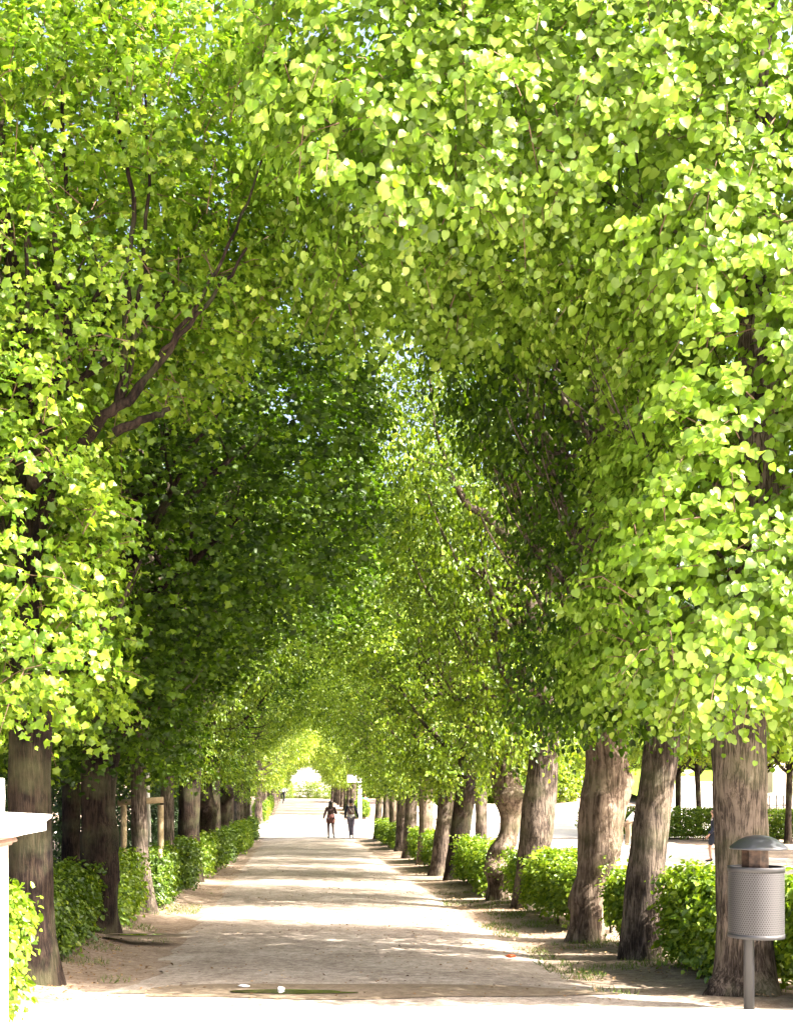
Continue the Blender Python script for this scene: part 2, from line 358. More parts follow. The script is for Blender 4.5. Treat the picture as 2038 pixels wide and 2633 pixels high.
# ---------------------------------------------------------------- leaves
def heart():
    L_ = [(.12, -.10), (.36, -.06), (.50, .16), (.50, .40), (.38, .66), (.18, .88)]      # half outline
    mid = [(0, 0.0, .0), (0, .30, -.03), (0, .62, -.04), (0, 1.04, -.17)]
    V = list(mid)
    for sx in (-1, 1):
        for x, y in L_: V.append((sx*x, y, .20*x*x*1.6-.16*y*y*y+.02*math.sin(9*y)))
    F = []
    for k, o in ((0, 4), (1, 10)):
        q = [[0, 1, o+1, o+0], [1, o+3, o+2, o+1], [1, 2, o+4, o+3], [2, 3, o+5, o+4]]
        F += [f if k else f[::-1] for f in q]
    return np.array(V), np.array(F)
HEART = heart()
MAPLE = (np.array([[0, 0, 0], [-.40, -.05, -.06], [-.38, .20, .04], [-.60, .45, -.06], [-.30, .62, .03], [0, 1.0, -.22], [.30, .62, .03], [.60, .45, -.06], [.38, .20, .04], [.40, -.05, -.06]]),
         np.array([[0, 2, 1], [0, 8, 2], [0, 9, 8], [2, 4, 3], [8, 7, 6], [2, 8, 4], [8, 6, 4], [4, 6, 5]]))
HEX = (np.array([[0, 0, 0], [-.42, .22, .09], [-.30, .72, .03], [0, 1.0, -.12], [.30, .72, .03], [.42, .22, .09]]),
       np.array([[0, 3, 2, 1], [0, 5, 4, 3]]))
KITE = (np.array([[0, 0, 0], [-.48, .45, .10], [0, 1.0, -.10], [.48, .45, .10]]), np.array([[0, 2, 1], [0, 3, 2]]))

def leaf_cloud(name, P, Nn, T, S, tmpl, rnd, smooth=False):
    tv, tf = tmpl; T = unit(T); Nn = unit(Nn-T*np.sum(Nn*T, -1, keepdims=True)); X = np.cross(T, Nn)
    n = len(P); k = len(tv)
    V = P[:, None]+S[:, None, None]*(X[:, None]*tv[None, :, 0:1]+T[:, None]*tv[None, :, 1:2]+Nn[:, None]*tv[None, :, 2:3])
    F = (np.arange(n)[:, None, None]*k+tf[None]).reshape(-1, tf.shape[1])
    return np_mesh(name, V.reshape(-1, 3), F, smooth=smooth, attrs={'rnd': np.repeat(rnd, k)})

def poly_inside(poly, p):
    c = np.zeros(len(p), bool); n = len(poly)
    for i in range(n):
        a = poly[i]; b = poly[i-1]
        cond = ((a[1] > p[:, 1]) != (b[1] > p[:, 1]))
        xi = (b[0]-a[0])*(p[:, 1]-a[1])/((b[1]-a[1]) or 1e-9)+a[0]
        c ^= cond & (p[:, 0] < xi)
    return c
def poly_dist(poly, p):
    best = np.full(len(p), 1e9); dirv = np.zeros((len(p), 2)); n = len(poly)
    for i in range(n):
        a = np.array(poly[i-1], float); b = np.array(poly[i], float); ab = b-a
        t = np.clip(((p-a)@ab)/(ab@ab), 0, 1); q = a+t[:, None]*ab; v = q-p; d = np.linalg.norm(v, axis=1)
        m = d < best; best[m] = d[m]; dirv[m] = v[m]
    return best, dirv
def crown_sample(poly, y0, y1, n, rs, shell=.45, inner=.12, thr=.0, cf=1.3, seed=0, jag=.35, carve=None, lay=1.7):
    poly = [tuple(p) for p in poly]; A = np.array(poly); lo = A.min(0); hi = A.max(0)
    out = []; outn = []; cnt = 0; it = 0
    while cnt < n and it < 60:
        it += 1; m = n*6
        p = np.stack([rs.uniform(lo[0], hi[0], m), rs.uniform(y0, y1, m), rs.uniform(lo[1], hi[1], m)], -1)
        p = p[poly_inside(poly, p[:, [0, 2]])]
        d, v = poly_dist(poly, p[:, [0, 2]])
        dy0 = p[:, 1]-y0; dy1 = y1-p[:, 1]; dd = np.minimum(d, np.minimum(dy0, dy1))
        nrm = np.zeros((len(p), 3)); nrm[:, 0] = v[:, 0]; nrm[:, 2] = v[:, 1]; nrm = unit(nrm)*np.exp(-d/.5)[:, None]
        nrm[:, 1] += -np.exp(-dy0/.5)+np.exp(-dy1/.5); nrm = unit(nrm)
        d2 = dd-jag*(noise3(p, 1.1, seed)+.5*noise3(p, 2.7, seed+5)-.55)
        w = np.exp(-np.maximum(d2, 0)/shell)+inner
        keep = (d2 > 0) & (rs.rand(len(p)) < w)
        if thr > 0:
            pz = p*np.array([1, 1, lay]); keep &= (noise3(pz, cf, seed+11)*.6+noise3(pz, cf*2.3, seed+3)*.4) > thr
        if carve is not None: keep &= ~carve(p)
        out.append(p[keep]); outn.append(nrm[keep]); cnt += int(keep.sum())
    return np.concatenate(out)[:n], np.concatenate(outn)[:n]

def shoots(P, Nn, rs, k=9, L=.42, leaf=.085, up=.5, droop=.6, outw=.7, jit=.5, twigs=None, tw_r=.004, hang=.55):
    """short leafy shoots: leaf positions, normals, tip directions, sizes, random value"""
    n = len(P)
    D = unit(Nn*.8+rs.normal(0, .55, (n, 3))+np.array([0, 0, .25])); Ls = L*rs.uniform(.6, 1.3, n)
    side = unit(np.cross(D, np.array([0, 0, 1.])+rs.normal(0, .2, (n, 3))))
    t = (np.arange(k)+.5)/k
    pos = P[:, None]+D[:, None]*(t[None, :, None]*Ls[:, None, None]); pos[..., 2] -= droop*(t**2)[None]*Ls[:, None]*.5
    if twigs is not None:
        for i in twigs:
            q = np.stack([P[i]-D[i]*.12, P[i]+D[i]*Ls[i]*.4, P[i]+D[i]*Ls[i]*.9-np.array([0, 0, droop*.4*Ls[i]])])
            TW.tube(q, [tw_r*1.3, tw_r, tw_r*.5], 3, cap=False)
    sg = np.where(np.arange(k) % 2 == 0, 1., -1.)
    pos = pos+side[:, None]*sg[None, :, None]*rs.uniform(.01, .05, (n, k, 1))+rs.normal(0, .015, (n, k, 3))
    tip = D[:, None]*.45+side[:, None]*sg[None, :, None]*.75+rs.normal(0, .35, (n, k, 3))+np.array([0, 0, -hang])
    nor = np.array([0, 0, up])+Nn[:, None]*outw+rs.normal(0, jit, (n, k, 3))
    size = leaf*rs.uniform(.5, 1.28, (n, k))*np.where(t > .85, .7, 1)[None]
    tone = np.clip(.42+.30*rs.normal(0, 1, (n, 1))*.6+rs.normal(0, .16, (n, k))+.12*(t[None]-.5), 0, 1)
    f = lambda a: a.reshape(-1, 3)
    return f(pos), f(nor), f(tip), size.ravel(), tone.ravel()

# ---------------------------------------------------------------- trunks and limbs
def trunk_mesh(name, pts, seed=0, nseg=26, rough=.03, ridges=5, burls=(), flare=.35, fz=.35):
    """pts: (z, x, y, r) control points; burls: (z, angle_deg, height, amount, width)"""
    pts = sorted(pts); z = np.array([p[0] for p in pts]); X = np.array([p[1] for p in pts]); Y = np.array([p[2] for p in pts]); Rr = np.array([p[3] for p in pts])
    zz = np.concatenate([np.arange(z[0], min(z[-1], 3.6), .06), np.arange(3.6, z[-1], .25)]) if z[-1] > 3.6 else np.arange(z[0], z[-1]+.06, .06)
    th = np.arange(nseg)*2*math.pi/nseg
    rr = np.interp(zz, z, Rr); cx = np.interp(zz, z, X); cy = np.interp(zz, z, Y)
    for a in (rr, cx, cy):
        k = np.array([1, 2, 3, 4, 3, 2, 1.]); k /= k.sum(); pad = np.pad(a, 3, mode='edge'); a[:] = np.convolve(pad, k, 'valid')
    T, Z = np.meshgrid(th, zz)
    zr = np.maximum(Z-0.0, 0)
    rad = rr[:, None]*(1+flare*np.exp(-zr/fz)*(1+.35*np.cos(ridges*T+seed)))
    q = np.stack([np.cos(T)*.9, np.sin(T)*.9, Z], -1)
    rad = rad*(1+rough*2*(noise3(q, 2.2, seed)-.5)*2+rough*(noise3(q, 6, seed)-.5)*2)
    for bz, ba, bh, am, bw in burls:
        da = np.angle(np.exp(1j*(T-R(ba)))); g = np.exp(-(da/R(bw))**2-((Z-bz)/bh)**2)
        rad = rad+1.35*am*g*(1+1.3*(noise3(q, 6, seed+2)-.5)+.8*(noise3(q, 14, seed+7)-.5))
    V = np.stack([cx[:, None]+rad*np.cos(T), cy[:, None]+rad*np.sin(T), Z], -1).reshape(-1, 3)
    m = len(zz); F = np.array([[i*nseg+j, i*nseg+(j+1) % nseg, (i+1)*nseg+(j+1) % nseg, (i+1)*nseg+j] for i in range(m-1) for j in range(nseg)])
    return np_mesh(name, V, F, smooth=True)
def limb(mb, p0, d0, L, r0, rs, up=.35, n=7, sub=3, depth=0, sides=7):
    P = [np.array(p0, float)]; d = unit(np.array(d0, float))
    for i in range(n):
        d = unit(d+np.array([0, 0, up/n*2])+rs.normal(0, .09, 3)); P.append(P[-1]+d*L/n)
    P = np.array(P); r = np.linspace(r0, max(r0*.3, .006), len(P)); mb.tube(P, r, sides, cap=False)
    if depth > 0:
        for s in range(sub):
            i = rs.randint(2, n); dd = unit(P[i]-P[i-1])+rs.normal(0, .6, 3)+np.array([0, 0, .2])
            limb(mb, P[i], dd, L*.5, r[i]*.6, rs, up, 5, 2, depth-1, max(4, sides-2))
def branches_mesh(name, side, rs, zmin=2.7, zmax=6.5, count=9, reach=2.4, top=8.5, r=.20, base=3.2, cx=0, cy=0, extra=None, thick=.07):
    mb = MB()
    P = [(cx, cy, base-.25)]; x, y = cx, cy
    for zz in np.arange(base+.5, top, .7): x += rs.normal(0, .07); y += rs.normal(0, .07); P.append((x, y, zz))
    mb.tube(P, np.linspace(r, .045, len(P)), 10)
    for i in range(count):
        zz = rs.uniform(zmin, zmax); a = rs.uniform(0, 2*math.pi)
        d = np.array([math.cos(a)*1.0+.35*side, math.sin(a)*.8, .45]); limb(mb, (cx, cy, zz), d, reach*rs.uniform(.7, 1.1), thick*rs.uniform(.7, 1.2), rs, .5, depth=1)
    if extra: extra(mb)
    return mb.mesh(name, True)

# cross sections (u = across from the row line towards... absolute X minus row X, height above local ground)
XR = 3.85; XL = -2.45
def rel(poly, x0, z0=0): return [(p[0]-x0, p[1]-z0) for p in poly]

ORD = ['first', 'second', 'third', 'fourth', 'fifth', 'sixth', 'seventh', 'eighth', 'ninth', 'tenth', 'eleventh', 'twelfth', 'thirteenth', 'fourteenth', 'fifteenth', 'sixteenth', 'seventeenth', 'eighteenth', 'nineteenth', 'twentieth']
G_R = 'clipped linden trees of the right row'; G_L = 'clipped trees of the left row'

def tree(x, y, label, group, trunk_me, foliage_me, branch_me, name='linden_tree', barkm='bark', leafm='shade_toned_leaf', rz=0, sc=1, tw=None, cat='tree'):
    t = empty(name, (x, y, gz(y)-.02), label, cat, group, rz); t.scale = (sc, sc, sc)
    link('trunk', trunk_me, M[barkm], t); link('foliage', foliage_me, M[leafm], t)
    if branch_me: link('branches', branch_me, M[barkm], t)
    if tw: link('twigs', tw, M['twig'], t)
    return t

# ---- first right tree (nearest, huge leaves)
rs = np.random.RandomState(11)
y0 = 10.5; g0 = gz(y0)
polyR1 = rel([(2.75, 2.75), (2.5, 3.4), (2.75, 4.4), (2.95, 5.5), (2.1, 6.35), (1.1, 6.15), (.40, 6.2), (-.05, 6.6), (-.35, 7.3), (-.5, 8.5), (2.5, 9.0), (5.6, 9.0), (5.8, 6), (5.5, 2.9), (4.2, 2.50)], XR)
def carve1(p):
    # thin spots in front of the upper trunk, where the stem shows
    a = (np.abs(p[:, 0]-.05) < .26) & (p[:, 1] < 0) & (p[:, 2] > 6.6+.0*p[:, 2]) & (p[:, 2] < 8.1) & (noise3(p, 1.8, 3) > .34)
    b = (np.abs(p[:, 0]+.25) < .3) & (p[:, 1] < 0) & (np.abs(p[:, 2]-5.2) < .5) & (noise3(p, 2.5, 9) > .45)
    return a | b
P1, N1 = crown_sample(polyR1, -1.65, 1.5, 9500, rs, shell=.36, inner=.14, thr=.38, cf=1.5, seed=2, jag=.45, carve=carve1)
TW = MB()
lc = shoots(P1, N1, rs, k=11, L=.38, leaf=.071, up=.45, outw=.95, jit=.34, droop=.9, hang=.95, twigs=rs.choice(len(P1), 1500, replace=False), tw_r=.0045)
f1 = leaf_cloud('foliage', *lc[:4], HEART, lc[4], True); tw1 = TW.mesh('twigs', True)
tr1 = trunk_mesh('trunk', [(-.05, .03, 0, .25), (.5, .02, 0, .225), (1.2, 0, 0, .215), (2.4, -.02, 0, .225), (3.2, -.04, 0, .23)], 1, burls=[(1.9, 240, .18, .03, 30), (.1, 200, .12, .09, 22), (.08, 250, .1, .08, 20), (.08, 300, .12, .08, 25)], flare=.26, fz=.25)
br1 = branches_mesh('branches', -1, rs, count=10, r=.20, reach=2.2, top=8.8, thick=.022)
tree(XR+.03, y0, 'nearest linden tree of the right row, directly behind the grey litter bin', G_R, tr1, f1, br1, leafm='lime', tw=tw1)

# ---- first left tree (dense lit lower lobe, open upper crown with steep limbs)
rs = np.random.RandomState(21); yl = 11.15; xl = -2.46
polyL1 = rel([(-1.75, 2.85), (-1.62, 3.4), (-1.58, 4.2), (-1.75, 4.8), (-2.1, 5.2), (-2.6, 5.5), (-5.6, 5.6), (-5.6, 2.45), (-3.2, 2.4), (-2.1, 2.5)], xl)
Pa, Na = crown_sample(polyL1, -1.55, 1.3, 3000, rs, shell=.35, inner=.12, thr=.36, cf=1.6, seed=4, jag=.4)
polyL1b = rel([(-1.7, 5.2), (-1.0, 5.6), (-.3, 6.3), (.1, 7.1), (.1, 8.4), (-.3, 9.6), (-5.6, 9.6), (-5.6, 5.2)], xl)
Pb, Nb = crown_sample(polyL1b, -1.3, 1.5, 6000, rs, shell=.7, inner=.3, carve=lambda p: (p[:, 1] < -.1) & (p[:, 2] < 7.6) & (p[:, 0] > -.9) & (noise3(p, 1.3, 21) > .50), thr=.36, cf=1.7, seed=8, jag=.6)
TW = MB()
P = np.vstack([Pa, Pb]); Nn = np.vstack([Na, Nb+np.array([0, 0, .5])])
lc = shoots(P, Nn, rs, k=8, L=.42, leaf=.082, up=.5, outw=.6, jit=.55, droop=.5, twigs=rs.choice(len(P), 1900, replace=False), tw_r=.0045)
fl = leaf_cloud('foliage', *lc[:4], MAPLE, lc[4]); twl = TW.mesh('twigs', True)
def limbsL1(mb):
    b = np.array([0, 0, 0.])
    def path(pts, r0, r1, n=10):
        Q = []
        for a, c in zip(pts[:-1], pts[1:]):
            for t in np.linspace(0, 1, 5)[:-1]: Q.append(np.array(a)*(1-t)+np.array(c)*t)
        Q.append(np.array(pts[-1])); Q = np.array(Q)+rs.normal(0, .012, (len(Q), 3)); mb.tube(Q, np.linspace(r0, r1, len(Q)), n, cap=False)
    def w(px, py, d=10.6): return (PX(px, d)-xl, d-yl, PZ(py, d)-gz(yl)+.02)
    path([(0, 0, 3.9), (.25, -.2, 4.7), w(270, 1065), w(340, 1030)], .065, .042)
    path([w(335, 1035), w(420, 905), w(500, 800), w(570, 660), w(640, 520), w(680, 380)], .026, .008)
    path([w(310, 1045), w(330, 950), w(352, 800), w(375, 600), w(385, 430), w(370, 240)], .028, .010)
    path([w(300, 1050), w(318, 900), w(330, 720), w(345, 500), w(300, 300), w(275, 160)], .034, .012)
    path([w(320, 1040), w(470, 860), w(545, 760), w(640, 640)], .03, .012)
    path([(0, 0, 4.6), w(172, 900), w(175, 820), w(150, 700), w(140, 560)], .055, .02)
    path([w(178, 920), w(215, 830), w(255, 740), w(262, 640)], .04, .014)
    path([w(172, 860), w(120, 770), w(80, 640), w(40, 480)], .022, .009)
    path([w(165, 500), w(160, 330), w(170, 130)], .02, .012)
    path([w(290, 1110), w(390, 1075), w(440, 1050)], .045, .02)
    path([w(70, 1240), w(130, 1200), w(200, 1150)], .09, .03)
brl = branches_mesh('branches', 1, rs, count=9, r=.13, reach=2.2, top=9.0, base=2.9, extra=limbsL1, thick=.045)
trl = trunk_mesh('trunk', [(-.05, .05, 0, .24), (.6, .02, 0, .20), (2.0, 0, 0, .195), (3.1, 0, 0, .21)], 5, flare=.2)
tree(xl, yl, 'nearest tree of the left row, thick dark trunk directly beside the white stone pillar', G_L, trl, fl, brl, name='maple_tree', barkm='bark_dark', leafm='maple', tw=twl)

# ---- foliage prototypes for the rest of the alley
def proto(poly, seed, y0, y1, n, k=8, leaf=.085, L=.42, tmpl=HEX, thr=.42, shell=.45, inner=.12, jag=.5, cf=1.4, **kw):
    rs = np.random.RandomState(seed)
    p, nn = crown_sample(poly, y0, y1, n, rs, shell=shell, inner=inner, thr=thr, cf=cf, seed=seed*.37, jag=jag)
    c = shoots(p, nn, rs, k=k, L=L, leaf=leaf, up=.5, outw=.6, jit=.5, **kw)
    return leaf_cloud('foliage', *c[:4], tmpl, c[4])
# right row, local u = X-XR
pR = [[(-1.45, 2.6), (-1.35, 4.2), (-1.7, 5.2), (-2.4, 6.1), (-3.2, 7.2), (-4.2, 8.4), (-4.2, 9.6), (0, 10.6), (1.6, 9.6), (1.9, 5), (1.5, 2.7), (.2, 2.5)],
      [(-1.25, 2.5), (-1.45, 3.9), (-1.9, 4.8), (-2.6, 5.7), (-3.3, 6.8), (-4.1, 7.9), (-4.1, 9.0), (0, 9.6), (1.6, 9.3), (1.8, 5), (1.4, 2.6), (0, 2.3)],
      [(-1.3, 2.3), (-1.45, 3.9), (-2.0, 5.0), (-3.0, 5.7), (-3.9, 6.4), (-4.1, 8.4), (-3.0, 9.6), (0, 10.4), (1.8, 9.4), (1.8, 5), (1.3, 2.6), (0, 2.3)],
      [(-1.2, 2.3), (-1.4, 3.5), (-2.0, 4.3), (-3.0, 4.8), (-3.9, 5.0), (-4.1, 7.0), (-3.2, 10.0), (0, 11.5), (1.8, 9.5), (1.8, 5), (1.3, 2.6), (0, 2.3)]]
pL = [[(.75, 2.85), (.95, 3.8), (1.7, 4.45), (2.8, 5.0), (3.3, 5.9), (3.1, 7.6), (2.6, 10.0), (0, 11.4), (-1.7, 10.5), (-1.9, 5), (-1.5, 2.6), (0, 2.4)],
      [(.70, 2.4), (.85, 3.5), (1.5, 4.2), (2.4, 4.7), (3.1, 5.5), (3.2, 7.2), (2.5, 9.0), (0, 9.7), (-1.7, 9.2), (-1.8, 5), (-1.4, 2.5), (0, 2.3)],
      [(.65, 2.3), (.8, 3.9), (1.5, 5.0), (2.5, 5.7), (3.4, 6.3), (3.6, 9.5), (2.6, 12.5), (0, 14), (-1.9, 12), (-1.8, 5), (-1.3, 2.5), (0, 2.3)],
      [(.75, 2.0), (.95, 3.4), (1.5, 4.2), (2.5, 4.75), (3.4, 5.0), (3.5, 7.0), (2.6, 10.0), (0, 11.3), (-1.9, 9.5), (-1.8, 5), (-1.3, 2.4), (0, 2.0)]]
FR = [proto(pR[0], 31, -1.35, 1.35, 4300, thr=.40), proto(pR[1], 32, -1.5, 1.5, 3400, thr=.42), proto(pR[2], 33, -1.6, 1.6, 2900, leaf=.10, tmpl=KITE, thr=.43), proto(pR[3], 34, -1.7, 1.7, 3000, leaf=.10, tmpl=KITE, thr=.42)]
FL = [proto(pL[0], 41, -1.6, 1.6, 5000, tmpl=MAPLE, thr=.38), proto(pL[1], 42, -1.7, 1.7, 3200, thr=.41), proto(pL[2], 43, -1.6, 1.6, 3600, leaf=.10, tmpl=KITE, thr=.43), proto(pL[3], 44, -1.8, 1.8, 3000, leaf=.10, tmpl=KITE, thr=.42)]
def extraR3(mb):
    def path(pts, r0, r1):
        mb.tube(np.array(pts), np.linspace(r0, r1, len(pts)), 8, cap=False)
    path([(-.1, 0, 5.2), (-.9, -.1, 5.75), (-1.25, -.2, 5.8), (-1.6, -.3, 6.2), (-1.95, -.35, 6.9), (-2.1, -.4, 7.8)], .09, .02)
    path([(-1.2, -.2, 5.82), (-1.7, -.35, 6.35), (-2.4, -.4, 6.45)], .045, .012)
    path([(-.1, 0, 4.6), (-1.0, .3, 5.0), (-1.3, .3, 5.02), (-1.75, .3, 5.6), (-2.0, .3, 6.1)], .06, .018)
BR = [branches_mesh('branches', -1, np.random.RandomState(50+i), count=12, r=.2, top=8.8, base=3.2, extra=extraR3 if i == 1 else None) for i in range(3)]; BR.append(BR[2])
BL = [branches_mesh('branches', 1, np.random.RandomState(60+i), count=12, r=.19, top=8.8, base=3.0) for i in range(3)]; BL.append(BL[2])

def tmesh(base, mid, top, r, seed, burls=(), rough=.03, flare=.3, mids=None, h=3.6):
    pts = [(-.05, base, 0, r*1.12), (1.2, mid, 0, r), (2.4, top, 0, r*.98), (h, top, 0, r*.95)]
    if mids: pts = mids
    return trunk_mesh('trunk', pts, seed, burls=burls, rough=rough, flare=flare)
# (distance, lateral X of trunk base, trunk mesh, bark, foliage idx, scale, label)
right = [
 (13.3, 3.82, tmesh(-.02, .05, .22, .195, 2), 'bark', 0, 'second linden of the right row, smooth dark trunk leaning slightly right at the top'),
 (15.2, 3.66, tmesh(0, 0, 0, 0, 3, mids=[(-.05, -.02, 0, .21), (.5, .02, 0, .17), (.95, .08, 0, .20), (1.5, .2, 0, .26), (2.3, .24, 0, .25), (2.9, .2, 0, .22), (3.6, .15, 0, .15)],
        burls=[(1.15, 300, .25, .07, 50), (2.35, 290, .3, .05, 60), (1.75, 250, .3, .05, 60), (.6, 200, .18, .07, 40), (2.0, 340, .2, .05, 30), (2.75, 250, .15, .05, 30)], rough=.06), 'bark_burl', 0, 'third linden of the right row, swollen pale lumpy trunk with a narrow waist'),
 (20.2, 3.92, tmesh(0, 0, 0, 0, 4, mids=[(-.05, 0, 0, .26), (.9, .06, 0, .25), (1.5, .12, 0, .28), (2.4, .22, 0, .25), (3.6, .32, 0, .19)], burls=[(1.35, 260, .35, .03, 50)]), 'bark', 1, 'fourth linden of the right row, stout straight ribbed trunk tapering upward'),
 (21.9, 3.68, tmesh(0, 0, 0, 0, 6, mids=[(-.05, .0, 0, .20), (.35, .0, 0, .19), (.62, .0, 0, .24), (.78, -.12, 0, .13), (1.0, .0, 0, .2), (1.25, .2, 0, .16), (1.6, .22, 0, .17), (1.9, .18, 0, .26), (2.4, .1, 0, .24), (3.6, .1, 0, .2)],
        burls=[(.62, 240, .16, .10, 40), (.6, 310, .14, .09, 35), (1.95, 290, .2, .14, 50), (1.95, 230, .2, .06, 40), (1.05, 300, .15, .09, 45), (2.3, 270, .1, .08, 40)], rough=.07, flare=.1), 'bark_burl', 1, 'fifth linden of the right row, gnarled twisted trunk with round burls and sprouts'),
 (27.4, 3.62, tmesh(0, .12, .28, .23, 7), 'bark_dark', 2, 'sixth linden of the right row, dark trunk leaning right with a lit base'),
 (29.6, 3.50, tmesh(0, .12, .24, .20, 8), 'bark', 2, 'seventh linden of the right row, grey leaning trunk close behind the sixth'),
 (34.3, 3.70, tmesh(0, 0, 0, .20, 9), 'bark_burl', 2, 'eighth linden of the right row, pale sunlit trunk rising behind a hedge'),
 (38.7, 3.68, tmesh(0, 0, .05, .20, 10), 'bark', 2, 'ninth linden of the right row, straight grey trunk beside a hedge end'),
 (43.0, 3.80, tmesh(0, 0, .05, .22, 12), 'bark', 2, 'tenth linden of the right row, grey trunk in the shaded middle distance'),
 (46.5, 3.80, tmesh(0, 0, -.05, .20, 13), 'bark_burl', 3, 'eleventh linden of the right row, third trunk before the sunlit crossing'),
 (50.2, 3.75, tmesh(0, .03, .1, .17, 14), 'bark', 3, 'twelfth linden of the right row, second trunk before the sunlit crossing'),
 (53.6, 3.62, tmesh(0, .05, .12, .15, 15), 'bark', 3, 'last linden of the right row before the sunlit crossing, dark trunk beside the walkers'),
]
SR = {0: (.80, 1.04), 1: (.80, 1.10), 2: (.80, 1.16), 3: (.85, 1.04), 4: (.9, 1.0), 5: (1.0, .97), 6: (.85, 1.05), 7: (.95, .98), 8: (1.0, .95), 9: (.95, 1.03), 10: (.95, 1.0), 11: (.92, 1.02)}
for i, (d, x, tm, bk, fi, lab) in enumerate(right):
    t = tree(x, d, lab, G_R, tm, FR[fi], BR[fi], barkm=bk, leafm='sunlit_toned_leaf' if i >= 2 else 'shade_toned_leaf')
    for c in t.children:
        if c.name.startswith(('foliage', 'branches')):
            c.location = (XR-x, 0, 0)
            if i == 1 and c.name.startswith('foliage'): c.scale = (1, .48, 1); c.location = (XR-x, -.30, 0)
            if i in SR: c.scale = (SR[i][0], c.scale[1], SR[i][1])
            if i >= 5: c.scale = (SR.get(i, (1, 1))[0], -1 if i % 2 else 1, SR.get(i, (1, 1))[1]); c.location.x += .22*math.sin(i*1.7+1); c.rotation_euler.z = .12*math.sin(i*2.9)
left = [
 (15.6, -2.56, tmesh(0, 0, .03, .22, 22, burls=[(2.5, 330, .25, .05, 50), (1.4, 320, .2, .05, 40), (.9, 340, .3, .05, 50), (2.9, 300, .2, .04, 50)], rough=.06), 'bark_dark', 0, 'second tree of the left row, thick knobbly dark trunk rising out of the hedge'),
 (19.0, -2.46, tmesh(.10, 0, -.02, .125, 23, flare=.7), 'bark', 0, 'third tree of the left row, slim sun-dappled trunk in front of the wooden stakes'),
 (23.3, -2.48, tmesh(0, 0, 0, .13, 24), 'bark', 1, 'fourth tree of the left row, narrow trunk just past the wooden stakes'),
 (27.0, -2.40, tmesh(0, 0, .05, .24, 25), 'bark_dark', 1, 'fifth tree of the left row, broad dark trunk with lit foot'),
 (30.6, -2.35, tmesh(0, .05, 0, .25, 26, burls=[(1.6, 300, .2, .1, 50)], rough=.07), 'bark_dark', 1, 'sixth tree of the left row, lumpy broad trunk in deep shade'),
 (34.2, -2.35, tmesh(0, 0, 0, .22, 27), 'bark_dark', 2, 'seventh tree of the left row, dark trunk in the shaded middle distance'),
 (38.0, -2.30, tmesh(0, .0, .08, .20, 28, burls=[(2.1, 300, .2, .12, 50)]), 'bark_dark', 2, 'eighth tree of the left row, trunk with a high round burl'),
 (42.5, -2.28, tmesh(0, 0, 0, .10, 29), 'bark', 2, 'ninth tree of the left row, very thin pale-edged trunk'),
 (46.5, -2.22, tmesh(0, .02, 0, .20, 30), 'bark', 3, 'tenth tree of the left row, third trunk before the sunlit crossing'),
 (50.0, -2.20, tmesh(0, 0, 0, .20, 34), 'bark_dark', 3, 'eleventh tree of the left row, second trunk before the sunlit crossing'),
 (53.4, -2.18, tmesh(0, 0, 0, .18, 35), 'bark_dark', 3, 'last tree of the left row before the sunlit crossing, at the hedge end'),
]
SL = {0: (1.08, .93), 1: (1.12, .92), 2: (.72, 1.04), 3: (.8, 1.0), 4: (.85, 1.04), 5: (1.05, .97), 6: (1.08, .96), 7: (.8, 1.04), 8: (.9, 1.04), 9: (.95, 1.0), 10: (.95, 1.0)}
for i, (d, x, tm, bk, fi, lab) in enumerate(left):
    t = tree(x, d, lab, G_L, tm, FL[fi], BL[fi], name='maple_tree', barkm=bk, leafm='sunlit_toned_leaf' if i in (2, 3, 4, 7, 8, 9, 10) else 'shade_toned_leaf')
    for c in t.children:
        if c.name.startswith(('foliage', 'branches')):
            c.location = (XL-x, 0, 0)
            if i in SL: c.scale = (SL[i][0], c.scale[1], SL[i][1])
            if i >= 4: c.scale = (SL.get(i, (1, 1))[0], -1 if i % 2 else 1, SL.get(i, (1, 1))[1]); c.location.x += .22*math.sin(i*1.7+1); c.rotation_euler.z = .12*math.sin(i*2.9)

# ---- second row on the left, behind the first
pL2 = [(1.6, 2.6), (1.8, 5), (1.6, 11), (0, 12.8), (-1.7, 11), (-1.8, 5), (-1.6, 2.6)]
FL2 = proto(pL2, 45, -1.9, 1.9, 3600, leaf=.11, tmpl=KITE, thr=.42)
t2 = tmesh(0, 0, 0, .19, 44)
for i, d in enumerate([12.5, 17, 21, 25, 29.5, 34]):
    x = -5.6 if i != 3 else -4.65
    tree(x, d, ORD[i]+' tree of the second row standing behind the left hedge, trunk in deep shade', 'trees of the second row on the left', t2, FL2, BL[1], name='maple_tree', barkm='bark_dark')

# a second trunk seen between the seventh tree and the burl trunk
tree(6.15, 40, 'straight dark grey tree behind the right row, just left of the gnarled burl trunk', None, tmesh(0, 0, 0, .19, 46), FF0 := proto(pL2, 47, -1.7, 1.7, 1300, leaf=.11, tmpl=KITE, thr=.42), BL[1], barkm='bark')
